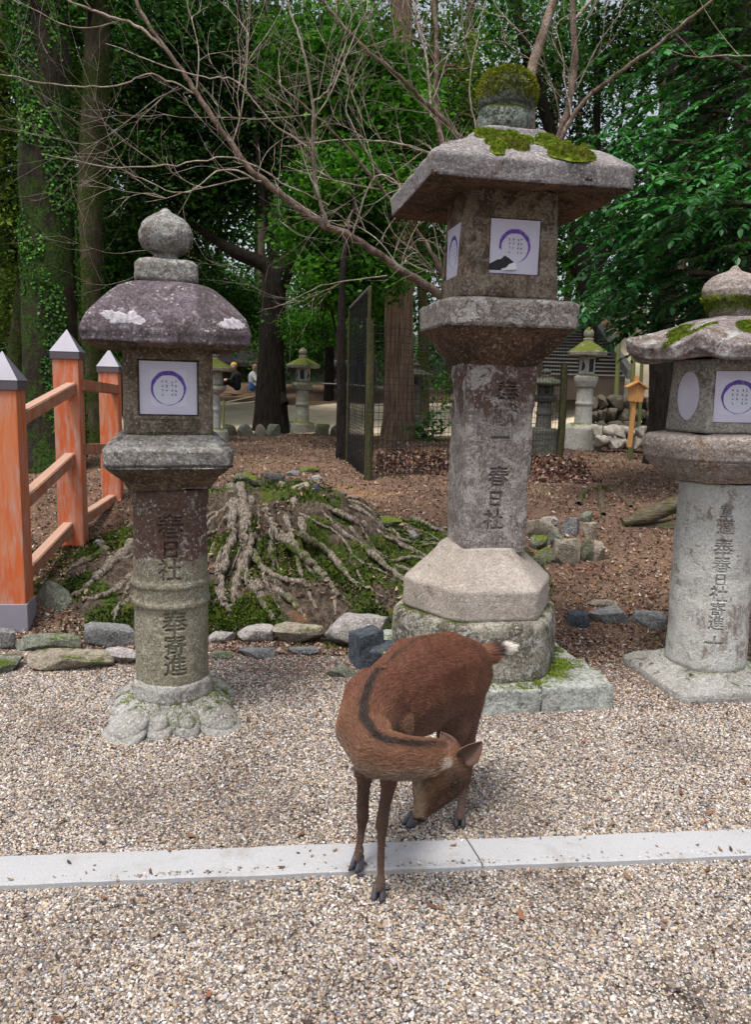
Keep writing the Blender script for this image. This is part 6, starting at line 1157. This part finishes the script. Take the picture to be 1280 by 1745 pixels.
def deer():
    q = D
    org = Vector((.12, 2.38, 0)); o = empty('deer', org, 'brown sika deer standing on the gravel, neck curled back to nibble its hind leg', 'deer')
    ax = Vector((.56, .83, 0)).normalized(); lat = Vector((ax.y, -ax.x, 0))
    withers = q(648, 1172, 2.33); S = []
    def seg(a, ra, b, rb, sq=None, k=.8): S.append((a, ra, b, rb) + ((sq, k) if sq is not None else ()))
    th = q(655, 1207, 2.34); mid = q(708, 1170, 2.48); rear = q(758, 1156, 2.62); pel = q(786, 1146, 2.70); ch = q(630, 1240, 2.27)
    seg(th, .142, mid, .173, lat, .80); seg(mid, .173, rear, .171, lat, .82); seg(rear, .171, pel, .132, lat, .86); seg(ch, .085, th, .125, lat, .85); seg(pel, .105, q(806, 1130, 2.78), .068, lat, .9)
    # neck: forward and down from the withers, then curled across to the right
    n0 = q(640, 1195, 2.28); n1 = q(617, 1240, 2.18); n2 = q(640, 1282, 2.10); n3 = q(690, 1291, 2.06); n4 = q(738, 1293, 2.05); n5 = q(765, 1291, 2.05)
    seg(n0, .105, n1, .079); seg(n1, .079, n2, .072); seg(n2, .072, n3, .063); seg(n3, .063, n4, .056); seg(n4, .057, n5, .048); seg(ch, .085, n1, .075)
    # head
    hl = Vector((0, 1, 0)); sk = q(773, 1301, 2.05); ck = q(752, 1321, 2.05); ck2 = q(738, 1334, 2.055); mz = q(729, 1366, 2.06); ns = q(716, 1390, 2.065)
    seg(sk, .050, ck, .047, hl, .82); seg(q(783, 1314, 2.05), .038, q(766, 1340, 2.055), .036, hl, .85); seg(ck, .046, ck2, .043, hl, .75); seg(ck2, .043, mz, .031, hl, .72); seg(q(766, 1340, 2.055), .034, q(736, 1370, 2.06), .026, hl, .8); seg(mz, .030, ns, .021, hl, .9); seg(q(712, 1335, 2.055), .018, q(714, 1380, 2.06), .014, hl, .9)
    # front legs
    def leg(pts): 
        for a, b in zip(pts[:-1], pts[1:]): S.append((a[0], a[1], b[0], b[1]))
    fl = [(q(628, 1225, 2.30), .065), (q(622, 1300, 2.28), .036), (q(620, 1340, 2.27), .0215), (q(618, 1372, 2.265), .0195), (q(618, 1392, 2.262), .0205), (q(616, 1412, 2.262), .0135), (q(613, 1438, 2.245), .0115), (q(612, 1450, 2.24), .0155), (q(609, 1462, 2.232), .0115)]
    fr = [(q(670, 1235, 2.26), .065), (q(666, 1305, 2.22), .038), (q(661, 1345, 2.18), .0225), (q(654, 1382, 2.155), .0195), (q(651, 1402, 2.145), .0215), (q(650, 1424, 2.14), .0135), (q(649, 1490, 2.13), .0115), (q(649, 1504, 2.13), .0155), (q(646, 1514, 2.128), .0115)]
    hr = [(q(784, 1172, 2.66), .096), (q(784, 1222, 2.60), .068), (q(789, 1256, 2.60), .043), (q(796, 1282, 2.64), .027), (q(797, 1300, 2.655), .0225), (q(796, 1322, 2.63), .0155), (q(786, 1372, 2.56), .0125), (q(784, 1386, 2.54), .0165), (q(783, 1393, 2.53), .012)]
    hl_ = [(q(768, 1180, 2.64), .095), (q(772, 1235, 2.55), .062), (q(765, 1265, 2.55), .040), (q(768, 1288, 2.60), .025), (q(766, 1304, 2.615), .0225), (q(752, 1330, 2.60), .0155), (q(722, 1375, 2.545), .0125), (q(712, 1388, 2.53), .0165), (q(705, 1394, 2.52), .012)]
    for l in (fl, fr, hr, hl_): leg(l)
    # tail
    tb = q(836, 1110, 2.80); seg(q(818, 1122, 2.78), .05, tb, .022); seg(tb, .022, q(850, 1106, 2.82), .018); seg(q(850, 1106, 2.82), .018, q(866, 1104, 2.84), .010)
    spine = [q(812, 1120, 2.78), q(760, 1100, 2.62), q(700, 1120, 2.45), q(640, 1170, 2.3), n1, n2, n3, n4, n5, ck2, ns]
    body = blob('body', S, .0055, smooth_it=7, shrink=.97)
    V = coords(body); N = normals(body); mus = .007 * np.exp(-(polydist(V.astype(float), [q(655, 1160, 2.25), q(640, 1240, 2.2)])[0] / .05) ** 2) + .009 * np.exp(-(polydist(V.astype(float), [q(790, 1120, 2.55), q(808, 1200, 2.55)])[0] / .055) ** 2) - .008 * np.exp(-(polydist(V.astype(float), [q(752, 1150, 2.45), q(762, 1235, 2.45)])[0] / .045) ** 2); V = V + N * (.0025 * fbm(V, 14, 3, 3) + mus)[:, None]; setco(body, V)
    from mathutils.bvhtree import BVHTree
    bvh = BVHTree.FromPolygons([v.co for v in body.data.vertices], [p.vertices for p in body.data.polygons])
    def hit(px, py):
        h = bvh.ray_cast(Vector((0, 0, CAMH)), ray(px, py).normalized()); return h[0] if h[0] else None
    stripe = [h for h in (hit(*p) for p in ((790, 1085), (745, 1082), (705, 1092), (672, 1115), (645, 1142), (628, 1172), (619, 1200), (622, 1226), (640, 1250), (668, 1262), (700, 1266), (735, 1268), (760, 1268))) if h]
    spine = [q(812, 1120, 2.78), q(760, 1100, 2.62), q(700, 1120, 2.45), q(640, 1170, 2.3), n1, n2, n3, n4, n5, ck2, ns]
    legs_ = [[p for p, r in l] for l in (fl, fr, hr, hl_)]
    def colour(P, Nn, g=None):
        def L3(*c): return np.array(c)
        z = P[:, 2]; C = np.tile(L3(.185, .066, .034), (len(P), 1)); f = lambda k, c: C * (1 - k[:, None]) + L3(*c) * k[:, None]
        dl = np.min([polydist(P, l[2:])[0] for l in legs_], 0); ds, ts = polydist(P, spine)
        nz = fbm(P, 6, 3, 5)
        flank = sst(.60, .44, z + .05 * nz) * (1 - sst(.5, .52, ts) * 0); C = f(flank * .75, (.19, .105, .07))
        rump = sst(.30, .42, P[:, 0] + .03 * nz); C = f(rump * .35, (.20, .095, .052))
        neck = sst(.33, .42, ts) * (1 - sst(.80, .88, ts)); C = f(neck * .5, (.27, .12, .06))
        low = neck * sst(.25, -.55, Nn[:, 2] + .2 * nz); C = f(low * .75, (.33, .25, .185))
        hd = sst(.78, .85, ts) * (ds < .12) * (P[:, 1] < 2.25); C = f(hd * .6, (.26, .15, .085))
        fore, _ = polydist(P, [q(800, 1312, 2.02), q(786, 1345, 2.02), q(745, 1385, 2.03), q(718, 1402, 2.05)]); C = f(hd * sst(.055, .02, fore) * .8, (.11, .06, .04))
        jaw, _ = polydist(P, [q(700, 1325, 2.05), q(706, 1360, 2.05), q(706, 1390, 2.06)]); C = f(sst(.045, .018, jaw) * .8, (.48, .36, .26))
        sp, _ = polydist(P, [q(765, 1292, 1.99), q(766, 1306, 1.99)]); C = f(sst(.022, .012, sp) * .9, (.70, .62, .54))
        leg = sst(.06, .03, dl) * sst(.36, .28, z); C = f(leg * .88, (.105, .062, .045)); C = f(leg * sst(.12, .05, z + .02 * nz) * .6, (.22, .15, .125))
        st, tt = polydist(P, stripe); wd = .001 + .006 * (tt > .3) * (tt < .75); C = f(sst(.017, .004, st - wd * .35 + .003 * nz) * (.35 + .6 * sst(.12, .3, tt)) * (1 - .5 * sst(.85, 1., tt)), (.018, .012, .010))
        tl, tq = polydist(P, [tb, q(868, 1106, 2.84)]); C = f(sst(.04, .03, tl) * (tq < .24), (.03, .02, .018)); C = f(sst(.045, .035, tl) * sst(.22, .34, tq), (.72, .66, .58))
        nn, _ = polydist(P, [ns + Vector((-.005, 0, -.012)), ns + Vector((-.003, -.02, -.012))]); C = f(sst(.020, .012, nn), (.015, .012, .012))
        return np.clip(C * np.where(tl < .05, 1., .66)[:, None], 0, 1)
    m = M('deer_fur', .75, .25); c = m.attr('furcol', 'GEOMETRY', 'Color'); m.color(m.mix(m.ss(m.noise(120, 4, .7), .35, .7, 0, .45), c, (.05, .03, .02))); m.bump(m.noise(140, 4, .7), .3, .004)
    at = body.data.attributes.new('furcol', 'FLOAT_VECTOR', 'POINT'); at.data.foreach_set('vector', colour(V.astype(float), N.astype(float)).astype(np.float32).ravel()); body.data.materials.clear(); body.data.materials.append(m.m)
    # ---- fur
    g = np.random.default_rng(77); me = body.data; me.calc_loop_triangles(); T = np.empty(len(me.loop_triangles) * 3, dtype=np.int32); me.loop_triangles.foreach_get('vertices', T); T = T.reshape(-1, 3)
    A = np.linalg.norm(np.cross(V[T[:, 1]] - V[T[:, 0]], V[T[:, 2]] - V[T[:, 0]]), axis=1); NH = 150000; ti = g.choice(len(T), NH, p=A / A.sum()); u = g.random((NH, 2)); fl_ = u.sum(1) > 1; u[fl_] = 1 - u[fl_]; w0 = 1 - u.sum(1)
    B = V[T[ti, 0]] * w0[:, None] + V[T[ti, 1]] * u[:, :1] + V[T[ti, 2]] * u[:, 1:]; Nn = N[T[ti, 0]] * w0[:, None] + N[T[ti, 1]] * u[:, :1] + N[T[ti, 2]] * u[:, 1:]; Nn /= np.linalg.norm(Nn, axis=1)[:, None]
    B = B.astype(float); C = colour(B, Nn); ds, ts = polydist(B, spine); sp = np.array([tuple(p) for p in spine]); k = np.clip((ts * (len(sp) - 1)).astype(int), 0, len(sp) - 2); F_ = sp[k] - sp[k + 1]; F_ /= np.linalg.norm(F_, axis=1)[:, None]; body_part = ts < .36
    F_ = F_ + np.array([0, 0, -.55]) * body_part[:, None]; dl = np.min([polydist(B, l[2:])[0] for l in legs_], 0); onleg = (dl < .035) & (B[:, 2] < .40); F_[onleg] = np.array([0, 0, -1.]); F_ = F_ + g.normal(0, .22, F_.shape) + .35 * np.stack([fbm(B, 5, 2, 6), fbm(B, 5, 2, 7), fbm(B, 5, 2, 8)], 1)
    F_ -= Nn * (F_ * Nn).sum(1)[:, None]; F_ /= np.linalg.norm(F_, axis=1)[:, None] + 1e-9
    Ln = np.where(onleg, .006, .013) * g.uniform(.6, 1.3, NH); tl, tq = polydist(B, [tb, q(868, 1106, 2.84)]); istail = tl < .045; Ln[istail] = .034 * g.uniform(.6, 1.2, istail.sum()); hd = (ts > .78) & (B[:, 1] < 2.2); Ln[hd] *= .6
    tdir = np.array(tuple((q(885, 1100, 2.86) - tb).normalized())); F_[istail] = F_[istail] * .35 + tdir; 
    p1 = B + (F_ * .85 + Nn * .32) * Ln[:, None] * .5; p2 = B + (F_ * 1.0 + Nn * .30) * Ln[:, None]
    pts = np.stack([B - Nn * .001, p1, p2], 1).reshape(-1, 3) - np.array(tuple(org)); hc = bpy.data.hair_curves.new('fur'); hc.add_curves([3] * NH); hc.attributes['position'].data.foreach_set('vector', pts.astype(np.float32).ravel())
    ra = hc.attributes.get('radius') or hc.attributes.new('radius', 'FLOAT', 'POINT'); rr = np.tile(np.array([.00045, .00038, .00012]), NH); ra.data.foreach_set('value', rr.astype(np.float32))
    ca = hc.attributes.new('furcol', 'FLOAT_VECTOR', 'POINT'); CC = C * g.uniform(.7, 1.35, NH)[:, None]; lt = g.random(NH) < .26; CC[lt] = CC[lt] * 1.55 + np.array([.05, .04, .035]); ca.data.foreach_set('vector', np.repeat(np.clip(CC, 0, 1), 3, 0).astype(np.float32).ravel())
    hm = M('deer_hair', .55, .35); hm.color(hm.attr('furcol', 'GEOMETRY', 'Color')); hc.materials.append(hm.m); ho = bpy.data.objects.new('fur', hc); col.objects.link(ho); ho.parent = o
    setco(body, V - np.array(tuple(org))); body.parent = o; body['label'] = None if 0 else 'reddish brown coat with a dark stripe down the nape'
    # ---- hooves, ears, eyes, nose
    hf = M('hoof_horn', .45, .5); hf.color(hf.mix(hf.noise(30, 3), (.035, .035, .045), (.075, .075, .09)))
    for (p, dr) in ((G(607, 1481, .021), (-.55, -.8)), (G(645, 1531), (-.2, -1)), (G(783, 1407), (-.05, -1)), (G(697, 1407), (-.95, -.45))):
        d = Vector((dr[0], dr[1], 0)).normalized(); s = Vector((-d.y, d.x, 0))
        for sg in (-1, 1):
            bm = bmesh.new(); c = p + s * sg * .0098 - d * .008; rings = []
            for (t, zz, wv, ln) in ((0, .003, .0112, .022), (.3, .014, .0112, .019), (.7, .030, .0102, .015), (1, .042, .009, .012)):
                r = []
                for j in range(12):
                    a = j / 12 * 2 * math.pi; f = math.cos(a) * ln + (1 - t) * .010 - t * .004; l_ = math.sin(a) * wv * (1 - .35 * max(0, math.cos(a))); r.append(bm.verts.new(c + d * f + s * (l_ + sg * .002 * (1 - t)) + Vector((0, 0, zz))))
                rings.append(r)
            for a_, b_ in zip(rings[:-1], rings[1:]):
                for j in range(12): bm.faces.new((a_[j], a_[(j + 1) % 12], b_[(j + 1) % 12], b_[j]))
            bm.faces.new(rings[0][::-1]); bm.faces.new(rings[-1]); bm.transform(Matrix.Translation(-org)); bm_obj('hoof', bm, hf.m, o, True)
    # ears: cupped leaf shapes
    em = M('ear_skin', .8, .2); em.color(em.mix(em.ss(em.geo().outputs['Backfacing'], .4, .6), (.11, .065, .05), (.26, .19, .15)))
    for (b0, t0, nr, wd) in ((q(786, 1292, 2.02), q(822, 1264, 2.01), Vector((.1, -1, .15)), .030), (q(770, 1284, 2.07), q(752, 1246, 2.10), Vector((.2, -1, .3)), .026)):
        d = t0 - b0; L = d.length; d.normalize(); s = d.cross(nr).normalized(); nn = s.cross(d).normalized(); nu, nv = 12, 9; bm = bmesh.new(); vv = []
        for i in range(nu):
            u_ = i / (nu - 1); w_ = wd * (math.sin(math.pi * min(1, .12 + .88 * u_) ** .8) ** .8 * .9 + .18 * (1 - u_)); row = []
            for j in range(nv): v_ = j / (nv - 1) * 2 - 1; row.append(bm.verts.new(b0 + d * L * u_ + s * w_ * v_ + nn * (abs(v_) ** 2 * w_ * .75 - .006)))
            vv.append(row)
        for i in range(nu - 1):
            for j in range(nv - 1): bm.faces.new((vv[i][j], vv[i + 1][j], vv[i + 1][j + 1], vv[i][j + 1]))
        bm.transform(Matrix.Translation(-org)); e = bm_obj('ear', bm, em.m, o, True); md = e.modifiers.new('t', 'SOLIDIFY'); md.thickness = .003
    ey = M('deer_eye', .12, .6); ey.color((.008, .006, .005))
    for side in (-1, 1):
        h = bvh.ray_cast(q(774, 1326, 2.05) + Vector((0, .3 * side, 0)), Vector((0, -side, 0)));
        if h[0]: bm = bmesh.new(); bmesh.ops.create_uvsphere(bm, u_segments=20, v_segments=12, radius=.0115, matrix=Matrix.Translation(h[0] - org + Vector((0, -side * .0045, 0)))); bm_obj('eye', bm, ey.m, o, True)
    bm = bmesh.new(); bmesh.ops.create_uvsphere(bm, u_segments=16, v_segments=10, radius=1, matrix=Matrix.Translation(ns - org + Vector((-.008, 0, -.014))) @ Matrix.Diagonal((.014, .015, .011, 1))); nm = M('deer_nose', .35, .5); nm.color((.014, .012, .012)); bm_obj('nose', bm, nm.m, o, True)
deer()

def people():
    sk = M('skin', .6, .3); sk.color((.50, .32, .24)); 
    def mt(n, c): m = M(n, .85, .2); m.color(m.mix(m.noise(8, 4), tuple(x * .7 for x in c), c)); return m.m
    hair = mt('black_hair', (.02, .018, .016))
    def person(px, py, Y, label, cols, pose, hood=None, face=1):
        b = D(px, py, Y); z = tz(b.x, b.y); o = empty('person', (b.x, b.y, b.z), label, 'person', None, 0); s = face; v = Vector
        if pose == 'sit':
            hip = v((0, 0, .16)); chs = v((.03 * s, -.02, .50)); nk = v((.06 * s, -.03, .62)); hd = v((.09 * s, -.05, .76)); kn = [v((.33 * s, -.16, .34)), v((.36 * s, .12, .30))]; ft = [v((.48 * s, -.22, .05)), v((.50 * s, .10, .05))]; el = [v((.16 * s, -.24, .36)), v((.16 * s, .18, .36))]; hn = [v((.32 * s, -.18, .38)), v((.33 * s, .06, .36))]
        else:
            hip = v((0, 0, .86)); chs = v((0, 0, 1.22)); nk = v((0, 0, 1.42)); hd = v((0, -.02, 1.58)); kn = [v((-.09, -.02, .47)), v((.09, .04, .47))]; ft = [v((-.09, -.04, .06)), v((.09, .02, .06))]; el = [v((-.22, 0, 1.14)), v((.22, 0, 1.14))]; hn = [v((-.22, -.1, .92)), v((.22, -.08, .92))]
        S = [(hip, .13, chs, .15), (chs, .15, nk, .065), (nk, .055, hd, .07), (hd, .095, hd + v((0, 0, .05)), .10), (hd + v((0, -.09, 0)), .02, hd + v((0, -.105, -.02)), .016)]
        for i in (0, 1):
            sh = chs + (el[i] - chs) * .45 + v((0, 0, .07)); S += [(sh, .06, el[i], .045), (el[i], .042, hn[i], .03), (hn[i], .035, hn[i] + v((.05 * s, 0, -.02)), .018), (hip, .10, kn[i], .07), (kn[i], .06, ft[i], .045), (ft[i], .04, ft[i] + (v((.1 * s, -.05, 0)) if pose == 'sit' else v((0, -.12, 0))), .035)]
        bd = blob('body', S, .022, smooth_it=2); me = bd.data; me.materials.clear(); ms = [sk.m, mt('top_cloth', cols[0]), mt('trousers_cloth', cols[1])]
        for m_ in ms: me.materials.append(m_)
        for p in me.polygons:
            c = p.center; leg_ = min((c - hip).length, min((c - k).length for k in kn), min((c - f).length for f in ft)) < min((c - chs).length, (c - nk).length, min((c - e).length for e in el))
            p.material_index = 0 if (c.z > nk.z + .02 or min((c - h).length for h in hn) < .07) else (2 if leg_ else 1)
        bd.parent = o; bm = bmesh.new(); bmesh.ops.create_uvsphere(bm, u_segments=14, v_segments=10, radius=1, matrix=Matrix.Translation(hd + v((0, .02, .05))) @ Matrix.Diagonal((.108, .11, .11, 1))); bm_obj('hood' if hood else 'hair', bm, mt('yellow_hood', hood) if hood else hair, o, True)
        return o
    person(404, 668, 25, 'person in black with a yellow hood sitting on the ground beyond the path', ((.025, .025, .03), (.02, .02, .025)), 'sit', (.65, .42, .02), -1)
    person(430, 669, 24.8, 'person in light blue bending over the ground beside the forked tree', ((.70, .72, .78), (.10, .22, .55)), 'sit', None, 1)
    b = D(612, 700, 26); z = tz(b.x, 26); person(612, 640 + (CAMH - z) * 0 + (CAMH - z) * FPX / 26 + 8, 26, 'person in dark blue standing far off behind the netted panel', ((.03, .05, .2), (.03, .03, .05)), 'stand')
people()
